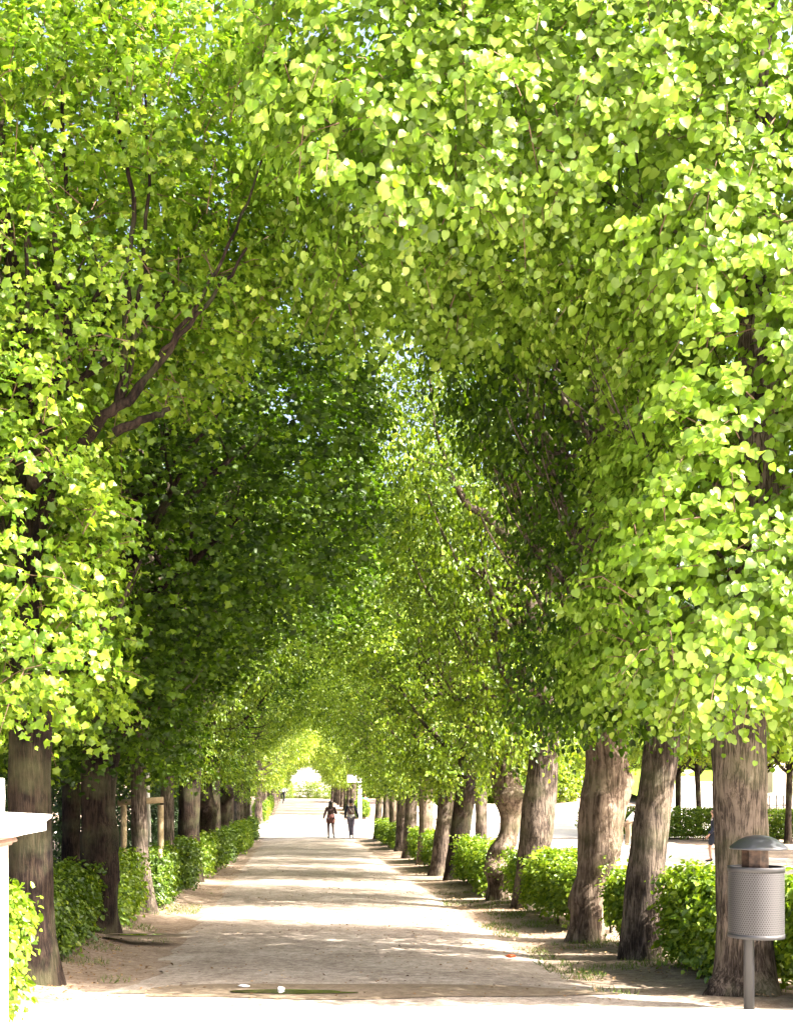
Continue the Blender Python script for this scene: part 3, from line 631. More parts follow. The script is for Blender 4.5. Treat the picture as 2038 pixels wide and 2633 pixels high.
# leafy sprouts on the burl trunks
def sprouts(tree_o, pts, seed):
    r_ = np.random.RandomState(seed); P = np.repeat(np.array(pts, float), 9, 0)+r_.normal(0, .055, (len(pts)*9, 3)); Nn = unit(P*np.array([1, 1, 0])+np.array([0, -.3, .3]))
    c = shoots(P, Nn, r_, k=4, L=.10, leaf=.055); link('foliage', leaf_cloud('foliage', *c[:4], HEX, c[4]), M['hedge'], tree_o)
for o_ in list(COL.objects):
    lb = o_.get('label', '')
    if lb.startswith('fifth linden of the right'): sprouts(o_, [(-.2, -.2, .62), (.0, -.26, .60), (.12, -.24, .5), (-.02, -.2, 1.9), (-.1, -.2, 2.0), (.2, -.2, 2.2), (-.18, -.1, .8)], 4)
    if lb.startswith('third linden of the right'): sprouts(o_, [(.2, -.28, 1.0), (.42, -.15, 2.2)], 5)
# ---- alley beyond the crossing
pF = [(-1.25, 2.2), (-1.45, 3.0), (-2.1, 3.7), (-3.1, 4.2), (-3.4, 6.2), (-2.2, 7.3), (0, 7.8), (1.5, 7.2), (1.7, 4), (1.3, 2.2), (0, 2.0)]
pFL = [(-p[0]*1.0, p[1]) for p in pF]
FF = [[proto(q, 71+k, -1.8, 1.8, 1700, leaf=.12, tmpl=KITE, thr=.40, shell=.7) for k in range(3)] for q in (pF, pFL)]
tF = tmesh(0, 0, 0, .2, 73); BF = [branches_mesh('branches', s, np.random.RandomState(75+s), count=8, r=.16, top=7, base=3, reach=2) for s in (-1, 1)]
for i, d in enumerate([71.5, 77, 82, 88, 94, 100, 107, 114, 121, 128]):
    tree(-2.2+.006*(d-70), d, ORD[i]+' tree of the left row beyond the sunlit crossing', 'trees of the left row beyond the crossing', tF, FF[1][i % 3], BF[1], leafm='far_leaf').scale = (1+.12*math.sin(i*2.1), -1 if i % 2 else 1, 1+.10*math.sin(i*1.3))
for i, d in enumerate([84, 90, 96, 102, 108, 114, 121, 128]):
    tree(4.0, d, ORD[i]+' tree of the right row beyond the sunlit crossing, past the white sign', 'trees of the right row beyond the crossing', tF, FF[0][i % 3], BF[0], leafm='far_leaf').scale = (1+.12*math.sin(i*1.9+1), -1 if i % 2 else 1, 1+.10*math.sin(i*1.5+2))

# ---------------------------------------------------------------- hedges
def hedge_proto(seed, w, l, h, n, leaf=.058, tmpl=HEX, base=.12):
    poly = [(-w/2, base), (-w/2, h-.04), (-w/2+.06, h), (w/2-.06, h), (w/2, h-.04), (w/2, base)]
    rs_ = np.random.RandomState(seed)
    p, nn = crown_sample(poly, -l/2, l/2, n, rs_, shell=.12, inner=.12, thr=.36, cf=3.0, seed=seed*.7, jag=.20)
    nn[:, 2] = np.abs(nn[:, 2])*.8+.2
    c = shoots(p, unit(nn), rs_, k=6, L=.22, leaf=leaf, up=.5, outw=.7, jit=.5, droop=.3)
    st = []
    for k_ in range(int(l*3)):
        x = rs_.uniform(-w/3, w/3); y = rs_.uniform(-l/2+.05, l/2-.05)
        m1 = MB(); m1.tube([(x, y, -.08), (x+rs_.normal(0, .03), y+rs_.normal(0, .04), .35), (x+rs_.normal(0, .08), y+rs_.normal(0, .1), h*.75)], [.018, .014, .006], 6); st.append(m1.mesh('stem', True))
    return leaf_cloud('foliage', *c[:4], tmpl, c[4]), st
HPs = {}
def hedge(x, y, l, label, group, w=.62, h=.96, n=None, leaf=.058, key=None, mat='hedge', rz=0):
    key = key or (round(l, 1), w, h, leaf)
    if key not in HPs: HPs[key] = hedge_proto(len(HPs)+90, w, l, h, n or int(900*l), leaf)
    f, s = HPs[key]; t = empty('hedge', (x, y, gz(y)), label, 'hedge', group, rz)
    link('foliage', f, M[mat], t)
    for q in s: link('stem', q, M['bark_dark'], t)
    return t
GHR = 'clipped hedges of the right row'; GHL = 'clipped hedges of the left row'
hedge(4.75, 10.0, 1.1, 'bright sunlit hedge at the right edge, behind and right of the bin', GHR, w=.9, h=.98, n=1500, leaf=.075, key='r0')
hedge(4.32, 11.9, 2.0, 'broad hedge between the first and second lindens of the right row, left of the bin', GHR, w=.9, h=.96, n=2900, leaf=.072, key='r1')
hedge(4.22, 14.25, 1.2, 'short shaded hedge between the second and third lindens of the right row', GHR, w=.85, h=.96, n=1500, leaf=.068, key='r2')
hedge(4.0, 17.7, 3.6, 'hedge with sunlit yellow-green top between the third and fourth lindens of the right row', GHR, w=.7, h=.98, n=3600, leaf=.064, key='r3')
hedge(4.0, 21.0, .9, 'small hedge piece between the fourth trunk and the gnarled burl trunk', GHR, w=.6, h=.9, n=700, key='r4')
for i, (ya, yb) in enumerate([(22.6, 26.6), (30.3, 33.4), (34.9, 37.6), (43.8, 46.0), (47.2, 49.6), (51, 53.2)]):
    hedge(3.85, (ya+yb)/2, round(yb-ya, 1), 'clipped hedge behind the right trunks, '+ORD[i]+' piece beyond the burl trunk', GHR, leaf=.07, n=int(600*(yb-ya)))
hedge(-2.46, 8.7, 1.0, 'bright sunlit hedge end between white pillar and nearest left trunk', GHL, w=.8, h=1.0, n=1700, leaf=.072, key='l0')
hedge(-2.80, 13.6, 3.0, 'long shaded hedge between the first and second trees of the left row', GHL, w=.55, h=.94, n=3000, leaf=.062, key='l1', mat='hedge_shade_toned')
hedge(-2.66, 17.3, 2.4, 'sunlit bushy hedge between the second and third trees of the left row', GHL, w=.5, h=.96, n=2100, leaf=.062, key='l2')
for i, (ya, yb) in enumerate([(19.4, 23.0), (23.7, 26.5), (27.5, 30.2), (31.1, 33.8), (34.8, 37.6), (40, 42.2), (43, 46.1), (50.4, 52.9)]):
    hedge([-2.5, -2.38, -2.3, -2.22, -2.15, -2.05, -2.0, -1.95][i], (ya+yb)/2, round(yb-ya, 1), 'clipped hedge in front of the left trunks, '+ORD[i]+' piece past the wooden stakes' if i else 'clipped hedge of the left row in front of the wooden stakes', GHL, w=.5, leaf=.07, n=int(620*(yb-ya)), mat='hedge' if i in (2, 5, 6) else 'hedge_shade_toned')
for i, (ya, l) in enumerate([(74, 4.), (80, 4.), (86, 4.), (92, 4.)]):
    hedge(-2.15, ya, l, ORD[i]+' low hedge of the left row beyond the sunlit crossing', 'hedges of the left row beyond the crossing', leaf=.09, n=1700, h=1.1, key='far')
for i, ya in enumerate([80, 87, 94]):
    hedge(4.4, ya, 4., ORD[i]+' low hedge of the right row near the white sign', 'hedges of the right row beyond the crossing', leaf=.09, n=1700, h=1.1, key='far')

# sprouts of leaves on the fifth trunk are part of its own foliage already; shrubs behind the left hedge
pS = [(-1.0, 0), (-1.15, 1.6), (-.8, 2.7), (0, 3.1), (.8, 2.6), (1.1, 1.5), (1.0, 0)]
FS = proto(pS, 81, -1.7, 1.7, 1500, leaf=.08, tmpl=HEX, thr=.35, jag=.5)
stm = []
rs = np.random.RandomState(5)
for k_ in range(5):
    a = rs.uniform(0, 6.28); m1 = MB(); stm.append(m1); m1.tube([(.2*math.cos(a), .5*math.sin(a), -.1), (.5*math.cos(a), .8*math.sin(a), 1.), (.7*math.cos(a), 1.2*math.sin(a), 2.2)], [.03, .02, .008], 6)
sm = [q.mesh('stem', True) for q in stm]
for i, (x, y) in enumerate([(-5.4, 19.3), (-6.2, 26.5), (-4.6, 30), (-4.2, 34), (-4.0, 41), (-4.0, 49)]):
    t = empty('shrub', (x, y, gz(y)-.05), 'tall dark green shrub behind the left hedge, '+ORD[i]+' from the front', 'shrub', 'shrubs behind the left hedge', i*.9)
    link('foliage', FS, M['ivy'], t)
    for q in sm: link('stem', q, M['bark_dark'], t)

# ---------------------------------------------------------------- right background
pB = [(-2.4, 3.7), (-2.9, 4.6), (-2.4, 6.9), (0, 8.0), (2.4, 6.9), (2.9, 4.6), (2.3, 3.7), (0, 4.0)]
FB = proto(pB, 85, -2.6, 2.6, 2000, leaf=.15, tmpl=KITE, thr=.45, L=.6)
tB = trunk_mesh('trunk', [(-.05, 0, 0, .16), (1.5, .03, 0, .12), (3.3, .1, 0, .13), (4, .15, 0, .12)], 86, flare=.2)
BB = branches_mesh('branches', 0, np.random.RandomState(87), count=9, r=.12, top=6.5, base=3.4, reach=2.4, zmin=2.9, zmax=4.5)
for i, (px, d, lab) in enumerate([(1604, 62, 'slim tree seen between the lumpy third trunk and the second trunk of the right row'), (1743, 56, 'slim tree left of two seen between the second trunk and the nearest right trunk'), (1797, 58, 'slim forked tree right of two seen between the second trunk and the nearest right trunk'),
                                  (1966, 52, 'slim tree just right of the nearest right trunk, before the pale house'), (2025, 50, 'slim dark trunk at the right edge in front of the pale house'), (1665, 66, 'slim plaza tree hidden behind the second right trunk')]):
    tree(PX(px, d), d, lab, 'slim trees of the square on the right', tB, FB, BB, barkm='bark_dark', leafm='far_leaf', rz=i*1.3)
for i, (x, y) in enumerate([(15.0, 55.5), (18.2, 53.5), (21.2, 51), (24, 48.5)]):
    hedge(x, y, 3.8, ['low hedge under the slim trees, leftmost seen past the second right trunk', 'low hedge under the slim trees, left of the nearest right trunk', 'low hedge under the slim trees, right of the nearest right trunk', 'low hedge at the far right edge behind the bin'][i], 'low hedges of the square on the right', w=.9, h=1.35, n=2600, leaf=.085, key='bg', rz=R(60))
for i, (x, y) in enumerate([(14.6, 23), (16.6, 29), (18.6, 35), (20.6, 41)]):  # added trees, mostly out of view, that cast shade on the side path
    tree(x, y, ORD[i]+' added tree shading the side path from the right, its crown only touching the frame', 'added shade trees along the side path', tB, FB, BB, barkm='bark_dark', leafm='far_leaf', rz=i*1.9)
# woods backdrop as individual big trees
pW = [(-4.6, .3), (-5.4, 4), (-4.4, 10), (0, 13), (4.4, 10), (5.4, 4), (4.6, .3)]
FW = proto(pW, 88, -5, 5, 3000, leaf=.34, tmpl=KITE, thr=.40, L=1.0, shell=.8, jag=1.6, cf=.5)
tW = trunk_mesh('trunk', [(-.1, 0, 0, .35), (4, 0, 0, .3), (8, 0, 0, .2)], 89)
for i, (x, y) in enumerate([(15, 115), (22, 116), (30, 132), (38, 138), (47, 134), (56, 134), (10, 150), (-12, 150), (-4, 175), (5, 178), (19, 150)]):
    t = empty('broad_tree', (x, y, gz(y)-.05+(max(0, min(4.9, (y-92)*.085)) if x > 28 else 0)), 'broad leafy tree in the distance, '+['behind the lawn, first from the left', 'behind the lawn, second from the left', 'behind the lawn, third from the left', 'behind the lawn, fourth from the left', 'behind the lawn, fifth from the left', 'behind the lawn at the far right', 'right of the far alley end', 'left of the far alley end', 'closing the alley on the left', 'closing the alley on the right', 'deep behind the square'][i], 'tree', 'broad trees in the distance', i*1.1)
    link('trunk', tW, M['bark_dark'], t); link('foliage', FW, M['far_leaf'], t)

# white balustrade wall with urn
d = 72.; mb = MB(); t = empty('garden_wall', (PX(1790, d), d, gz(d)), 'white stone garden wall with stepped piers seen beyond the low hedge', 'wall')
zt = PZ(2015, d)-gz(d)
mb.box((0, 0, zt/2), (3.6, .3, zt)); mb.build('wall_panel', M['stone'], t)
mb = MB(); mb.box((-.6, -.03, (zt+.3)/2), (1.0, .5, zt+.3)); mb.box((-.6, -.03, zt+.36), (1.14, .62, .12)); mb.build('pier', M['stone'], t)
mb = MB(); mb.box((0.6, 0, zt+.06), (2.5, .42, .12)); mb.build('coping', M['stone'], t)
mb = MB(); mb.lathe((0, 0, 0), [(.0, 0), (.16, 0), (.12, .06), (.06, .1), (.07, .15), (.22, .2), (.36, .28), (.42, .36), (.40, .38), (.36, .36), (.0, .32)], 28)
tag(mb.build('stone_urn', M['stone'], None, True, loc=(PX(1790, d)-.6, d-.03, gz(d)+zt+.42)), 'shallow white stone bowl on the pier of the garden wall', 'urn')
# second white wall further left and pale house on the right
d = 95.; t = empty('house', (PX(2075, d), d, gz(d)), 'pale pinkish house wall at the far right edge behind an iron fence', 'house')
mb = MB(); mb.box((0.2, 0, 4.2), (7.5, 4, 8.4)); mb.build('wall', M['pinkwall'], t)
mb = MB()
for k_ in (-3.55, -2.0, 1.9): mb.box((k_+.3, -2.04, 4.2), (.55, .1, 8.4))
mb.build('pilasters', M['render'], t)
mb = MB(); mb.box((1.0, -2.03, 3.6), (1.3, .08, 2.2)); w = mb.build('window', M['dark'], t)
mb = MB(); mb.box((1.0, -2.09, 2.43), (1.6, .2, .12)); mb.build('sill', M['render'], w)
mb = MB(); mb.box((0.2, 0, 8.55), (8.1, 4.6, .3)); mb.build('cornice', M['render'], t)
d = 60.; t = empty('iron_fence', (PX(2010, d), d, gz(d)), 'black iron railing before the pale house on the right', 'fence')
mb = MB()
for k_ in range(13): mb.box((-1.0+k_*.36, 0, .95), (.045, .045, 1.9))
mb.build('bars', M['iron'], t)
mb = MB(); mb.box((1.2, .0, 1.4), (4.5, .02, .04)); mb.box((1.2, .0, .3), (4.5, .02, .04)); mb.build('rails', M['iron'], t)
d = 66.; rs = np.random.RandomState(3)
me = bpy.data.meshes.new('boulder'); bm = bmesh.new(); bmesh.ops.create_icosphere(bm, subdivisions=4, radius=1)
for v in bm.verts:
    n_ = noise3(np.array([v.co[:]]), 1.7)[0]+.4*noise3(np.array([v.co[:]]), 5)[0]; v.co *= .6+.6*n_; v.co.z *= .62
bm.to_mesh(me); bm.free()
o = link('boulder', me, M['rock'], None, (PX(2000, d), d, gz(d)+.6)); o.scale = (2.2, 1.4, 1.9); tag(o, 'large grey boulder behind the iron railing', 'boulder')
# white building at the end of the alley
d = 165.; t = empty('house', (PX(770, d), d, gz(d)), 'white house front glimpsed through the far end of the alley', 'house')
mb = MB(); mb.box((0, 0, 2.6), (9, 4, 5.2)); mb.build('wall', M['render'], t)
mb = MB(); mb.box((0, 0, 5.32), (9.6, 4.6, .24)); mb.build('cornice', M['render'], t)
for i, (x, y) in enumerate([(-1.5, 142), (1.0, 143), (3.2, 141)]):
    t = empty('shrub', (x, y, gz(y)-.1), 'light green shrub closing the far end of the path, '+['left', 'middle', 'right'][i]+' of three', 'shrub', 'shrubs at the far end of the path', i)
    t.scale = (1.1, 1, .78); link('foliage', FS, M['far_leaf'], t)
    for q in sm: link('stem', q, M['bark_dark'], t)

# ---------------------------------------------------------------- sign, pillar, stakes, litter bin
d = 76.; s_ = d/FPX
t = empty('sign_post', (PX(925, d), d, gz(d)), 'white signboard on a tall white post beside the far crossing', 'sign')
hp = PZ(1992, d)-gz(d)
mb = MB(); mb.box((0, 0, hp/2), (.24, .16, hp)); mb.build('post', M['stone'], t)
mb = MB(); mb.box((-.46, 0, hp-.26), (.66, .05, .46)); mb.build('board', M['stone'], t)
mb = MB(); mb.box((-.4, -.0, hp-.0), (.8, .07, .05)); mb.build('arm', M['steel'], t)

d = 6.0; t = empty('stone_pillar', (-1.80, d, gz(d)), 'white stone pillar with moulded cap at the left edge', 'pillar')
e = lambda px: PX(px, d+.25)+1.80; zz = lambda py: PZ(py, d)-gz(d)
mb = MB(); hw = e(20); mb.box((0, 0, zz(2182)/2), (2*hw, 1.7*hw, zz(2182))); mb.build('shaft', M['stone'], t)
def sq(mb, prof):
    V = []; F = []
    for w_, z_ in prof: V += [(-w_, -w_*.85, z_), (w_, -w_*.85, z_), (w_, w_*.85, z_), (-w_, w_*.85, z_)]
    for i in range(len(prof)-1):
        for j in range(4): F.append([i*4+j, i*4+(j+1) % 4, (i+1)*4+(j+1) % 4, (i+1)*4+j])
    F.append([3, 2, 1, 0]); k = (len(prof)-1)*4; F.append([k, k+1, k+2, k+3]); mb.add(V, F)
mb = MB()
w0 = hw; wf = lambda px: e(px)
sq(mb, [(wf(28), zz(2180)), (wf(29), zz(2176)), (wf(29), zz(2174)), (wf(38), zz(2172)), (wf(40), zz(2168)), (wf(38), zz(2163)), (wf(36), zz(2160)), (wf(44), zz(2158)), (wf(52), zz(2150)), (wf(62), zz(2146)), (wf(100), zz(2144.5))])
M['shade_toned_stone'] = pbr('underside_shade_stone', (.27, .19, .155), .9, noise=.2, nscale=9, bump=.2)  # tan colour stands in for the shade under the white cap
mb.build('moulding', M['shade_toned_stone'], t)
mb = MB()
sq(mb, [(wf(103), zz(2144)), (wf(103), zz(2120)), (wf(106), zz(2117)), (wf(115), zz(2110)), (wf(117), zz(2103)), (wf(113), zz(2100)), (wf(15), zz(2092))])
mb.build('cap', M['stone'], t)
mb = MB(); sq(mb, [(wf(12), zz(2092)+.003), (wf(13), zz(2050)), (wf(12), zz(2004)), (wf(9), zz(2001))]); mb.build('upper_block', M['stone'], t)

d = 21.3; t = empty('tree_stake_frame', (PX(370, d), d, gz(d)), 'wooden tree stake frame of two posts and a round rail behind the left hedge', 'stake frame')
zt = PZ(2066, d)-gz(d)
for px in (318, 413):
    mb = MB(); x = PX(px, d)-PX(370, d); mb.tube([(x, 0, -.1), (x, 0, zt-.03)], .055, 12); mb.build('post', M['wood'], t, True)
mb = MB(); mb.tube([(PX(303, d)-PX(370, d), -.02, zt+.01), (PX(420, d)-PX(370, d), .02, zt+.06)], .055, 12); mb.build('rail', M['wood'], t, True)
mb = MB(); x = PX(429, d)-PX(370, d)
mb.tube([(x+.02, -.9, -.1), (x-.02, -.9, 1.05)], .035, 10)
tag(mb.build('stake', M['wood'], None, True, loc=(PX(370, d), d, gz(d))), 'short wooden stake standing in the left hedge right of the frame', 'stake')
ys = 21.5; mb = MB(); xs_ = PX(381, ys)
sap = empty('young_tree', (xs_, ys, gz(ys)), 'young tree with pale grey stem tied between the wooden stakes', 'tree')
mb.tube([(0, 0, -.1), (.01, 0, 1.2), (-.02, 0, 2.4), (0, 0, 3.6)], [.05, .045, .04, .03], 10); mb.build('trunk', M['stone'], sap, True)
pY = [(-.7, 2.3), (-.9, 3), (-.5, 4.2), (.5, 4.2), (.9, 3), (.7, 2.3)]
link('foliage', proto(pY, 95, -.8, .8, 260, thr=.3), M['shade_toned_leaf'], sap)

# litter bin
d = 9.6; s_ = d/FPX; bx = PX(1943, d); gB = gz(d)+.022
zb = lambda py: PZ(py, d)-gB
t = empty('litter_bin', (bx, d, gB), 'grey perforated metal litter bin with domed cap on a pole', 'litter bin')
mb = MB(); mb.tube([(-.040, .04, -.03), (-.045, .04, zb(2226))], .041, 20); mb.build('pole', M['steel'], t, True)
rd = 68.5*s_; zl, zu = zb(2411), zb(2228)
nseg = 72; V = []; th = np.arange(nseg+1)*2*math.pi/nseg
for z_ in (zl+.03, zu-.035): V += [(rd*math.cos(a), rd*math.sin(a), z_) for a in th]
F = np.array([[j, j+1, nseg+1+j+1, nseg+1+j] for j in range(nseg)])
me = np_mesh('basket', np.array(V), F, smooth=True); uvl = me.uv_layers.new(name='UVMap')
cell = .019
for poly in me.polygons:
    for li in poly.loop_indices:
        vi = me.loops[li].vertex_index; j = vi % (nseg+1); top = vi >= nseg+1
        uvl.data[li].uv = (j/nseg*2*math.pi*rd/cell, ((zu-zl-.065) if top else 0)/(cell*1.732))
link('basket', me, M['perf'], t)
mb = MB(); mb.lathe((0, 0, 0), [(rd-.012, zu-.04), (rd+.004, zu-.04), (rd+.005, zu-.005), (rd+.001, zu), (rd-.012, zu), (rd-.012, zu-.04)], 64); mb.build('rim', M['steel'], t, True)
mb = MB(); mb.lathe((0, 0, 0), [(0, zl+.002), (rd-.01, zl), (rd+.003, zl+.002), (rd+.004, zl+.034), (rd-.002, zl+.036)], 64); mb.build('base_ring', M['steel'], t, True)
mb = MB(); mb.lathe((0, 0, 0), [(rd-.014, zl+.03), (rd-.014, zu-.03)], 48); mb.lathe((0, 0, 0), [(0, zl+.25), (rd-.015, zl+.25)], 40); mb.build('liner', M['dark'], t, True)
mb = MB(); rn = 34.5*s_; mb.lathe((-.008, 0, 0), [(rn, zu-.12), (rn, zb(2182))], 8); mb.build('neck', M['neckm'], t)
rc = 72*s_; z0, z1 = zb(2184), zb(2148); cz = z1-z0
prof = [(0, z0+.004), (rc-.01, z0+.004), (rc-.004, z0), (rc, z0+.004)]+[(rc*k, z0+.012+(cz-.012)*(1-k**2.3)) for k in (.985, .96, .92, .86, .78, .68, .56, .44, .32, .2, .1, .001)]
mb = MB(); mb.lathe((.02, 0, 0), prof, 56); mb.build('domed_cap', M['steel_cap'], t, True)

# ---------------------------------------------------------------- litter, grass, fallen leaves
def crumple(name, px, py, sx, sy, sz, mat, label, cat, seed):
    d = dat(py); me = bpy.data.meshes.new(name); bm = bmesh.new(); bmesh.ops.create_icosphere(bm, subdivisions=2, radius=1)
    r_ = np.random.RandomState(seed)
    for v in bm.verts: v.co *= r_.uniform(.7, 1.2)
    bm.to_mesh(me); bm.free(); o = link(name, me, mat, None, (PX(px, d), d, gz(d)+.055+sz*.3)); o.scale = (sx, sy, sz); tag(o, label, cat)
crumple('paper_scrap', 627, 2553, .055, .04, .012, M['paper'], 'flat white paper scrap left of the puddle', 'litter', 1)
crumple('paper_scrap', 722, 2563, .035, .03, .025, M['paper'], 'crumpled white paper at the puddle edge', 'litter', 2)
crumple('orange_wrapper', 1313, 2473, .06, .035, .022, M['orange'], 'crumpled orange wrapper lying on the path', 'litter', 3)

rs = np.random.RandomState(77)
def scatter(n, xr, yr, dens):
    x = rs.uniform(*xr, n); y = rs.uniform(*yr, n); keep = dens(x, y) > rs.rand(n); return x[keep], y[keep]
def gh(x, y):
    b = .13*np.exp(-((x+2.75)/.55)**2)*(y > 9.8)*(y < 54)+.06*np.exp(-((x-3.9)/.6)**2)*(y > 9.9)
    q = np.stack([x, y, x*0], -1); return np.interp(y, _gy, _gz)+b*(.5+noise3(q, 1.1))+.035*(noise3(q, 2.3)-.5)*np.clip((y-10.6)/1.2, 0, 1)
# grass
x1, y1 = scatter(26000, (2.6, 4.6), (10.6, 24), lambda x, y: .9*(noise3(np.stack([x, y, x*0], -1), 1.5, 4) > .55)*(noise3(np.stack([x, y, x*0], -1), 5, 4) > .45))
x2, y2 = scatter(9000, (-2.9, -1.6), (11.5, 26), lambda x, y: .8*(noise3(np.stack([x, y, x*0], -1), 1.7, 9) > .62))
x = np.concatenate([x1, x2]); y = np.concatenate([y1, y2]); n = len(x)
P = np.stack([x, y, gh(x, y)+.0], -1); T = unit(np.stack([rs.normal(0, .5, n), rs.normal(0, .5, n), np.ones(n)], -1)); Nn = rs.normal(0, 1, (n, 3))
BL_ = (np.array([[-.07, 0, 0], [.07, 0, 0], [.05, .55, .05], [0, 1, .2]]), np.array([[0, 1, 2], [0, 2, 3]]))
tag(link('grass', leaf_cloud('grass', P, Nn, T, rs.uniform(.025, .075, n), BL_, rs.rand(n)), M['grass']), 'sparse grass tufts along the foot of the hedges', 'grass', kind='stuff')
# leaf litter
x1, y1 = scatter(24000, (-3.0, 4.4), (10.0, 34), lambda x, y: np.clip(.16+.9*np.maximum(np.exp(-((x+2.2)/.5)**2), np.exp(-((x-3.4)/.65)**2)), 0, 1)*(noise3(np.stack([x, y, x*0], -1), 1.2, 14) > .42))
n = len(x1); P = np.stack([x1, y1, gh(x1, y1)+.02], -1)
P[:, 2] = np.where((x1 > -1.6) & (x1 < 2.9), np.interp(y1, _gy, _gz)+.05, P[:, 2])
tag(link('leaf_litter', leaf_cloud('leaf_litter', P, np.array([0, 0, 1.])+rs.normal(0, .25, (n, 3)), rs.normal(0, 1, (n, 3))*np.array([1, 1, .15]), rs.uniform(.014, .042, n), KITE, rs.rand(n)), M['litter_m']), 'dry leaves and debris scattered along both path edges', 'leaf litter', kind='stuff')

# ---------------------------------------------------------------- people
def skin_mesh(name, nodes, edges, root, sub=1):
    """nodes: name -> (x, y, z, r[, r2]); grows one continuous surface"""
    me = bpy.data.meshes.new(name+'_skel'); keys = list(nodes)
    me.from_pydata([nodes[k][:3] for k in keys], [(keys.index(a), keys.index(b)) for a, b in edges], [])
    o = bpy.data.objects.new(name+'_skel', me); COL.objects.link(o)
    sk = o.modifiers.new('skin', 'SKIN'); sk.use_smooth_shade = True
    for i, k in enumerate(keys):
        sv = me.skin_vertices[0].data[i]; r_ = nodes[k][3]; sv.radius = (r_, nodes[k][4] if len(nodes[k]) > 4 else r_); sv.use_root = (k == root)
    sb = o.modifiers.new('sub', 'SUBSURF'); sb.levels = sub; sb.render_levels = sub
    dg = bpy.context.evaluated_depsgraph_get(); dg.update()
    out = bpy.data.meshes.new_from_object(o.evaluated_get(dg)); out.name = name
    bpy.data.objects.remove(o); bpy.data.meshes.remove(me)
    for p in out.polygons: p.use_smooth = True
    return out
def hand(nodes, edges, side, w, f):
    """palm, four fingers and thumb from wrist node w, pointing along f"""
    x, y, z = nodes[w][:3]; f = np.array(f, float); f /= np.linalg.norm(f)
    fwd = np.array([0, 1., 0]) if abs(f[1]) < .8 else np.array([0, 0, -1.]); inn = np.array([-side, 0, 0.])
    p = np.array([x, y, z])+f*.065; nodes[w+'_palm'] = (*p, .034, .020); edges.append((w, w+'_palm'))
    for k, (o_, l_) in enumerate([(.030, .075), (.010, .085), (-.010, .080), (-.029, .062)]):
        a = p+f*.03+fwd*o_; b = a+f*l_*.5+inn*.004; c = a+f*l_*.9+inn*.020
        for nm, q, r_ in (('a', a, .0095), ('b', b, .0085), ('c', c, .007)): nodes[f'{w}_f{k}{nm}'] = (*q, r_)
        edges += [(w+'_palm', f'{w}_f{k}a'), (f'{w}_f{k}a', f'{w}_f{k}b'), (f'{w}_f{k}b', f'{w}_f{k}c')]
    a = p-f*.02+fwd*.035; b = a+f*.035+fwd*.02; nodes[w+'_ta'] = (*a, .011); nodes[w+'_tb'] = (*b, .009)
    edges += [(w+'_palm', w+'_ta'), (w+'_ta', w+'_tb')]
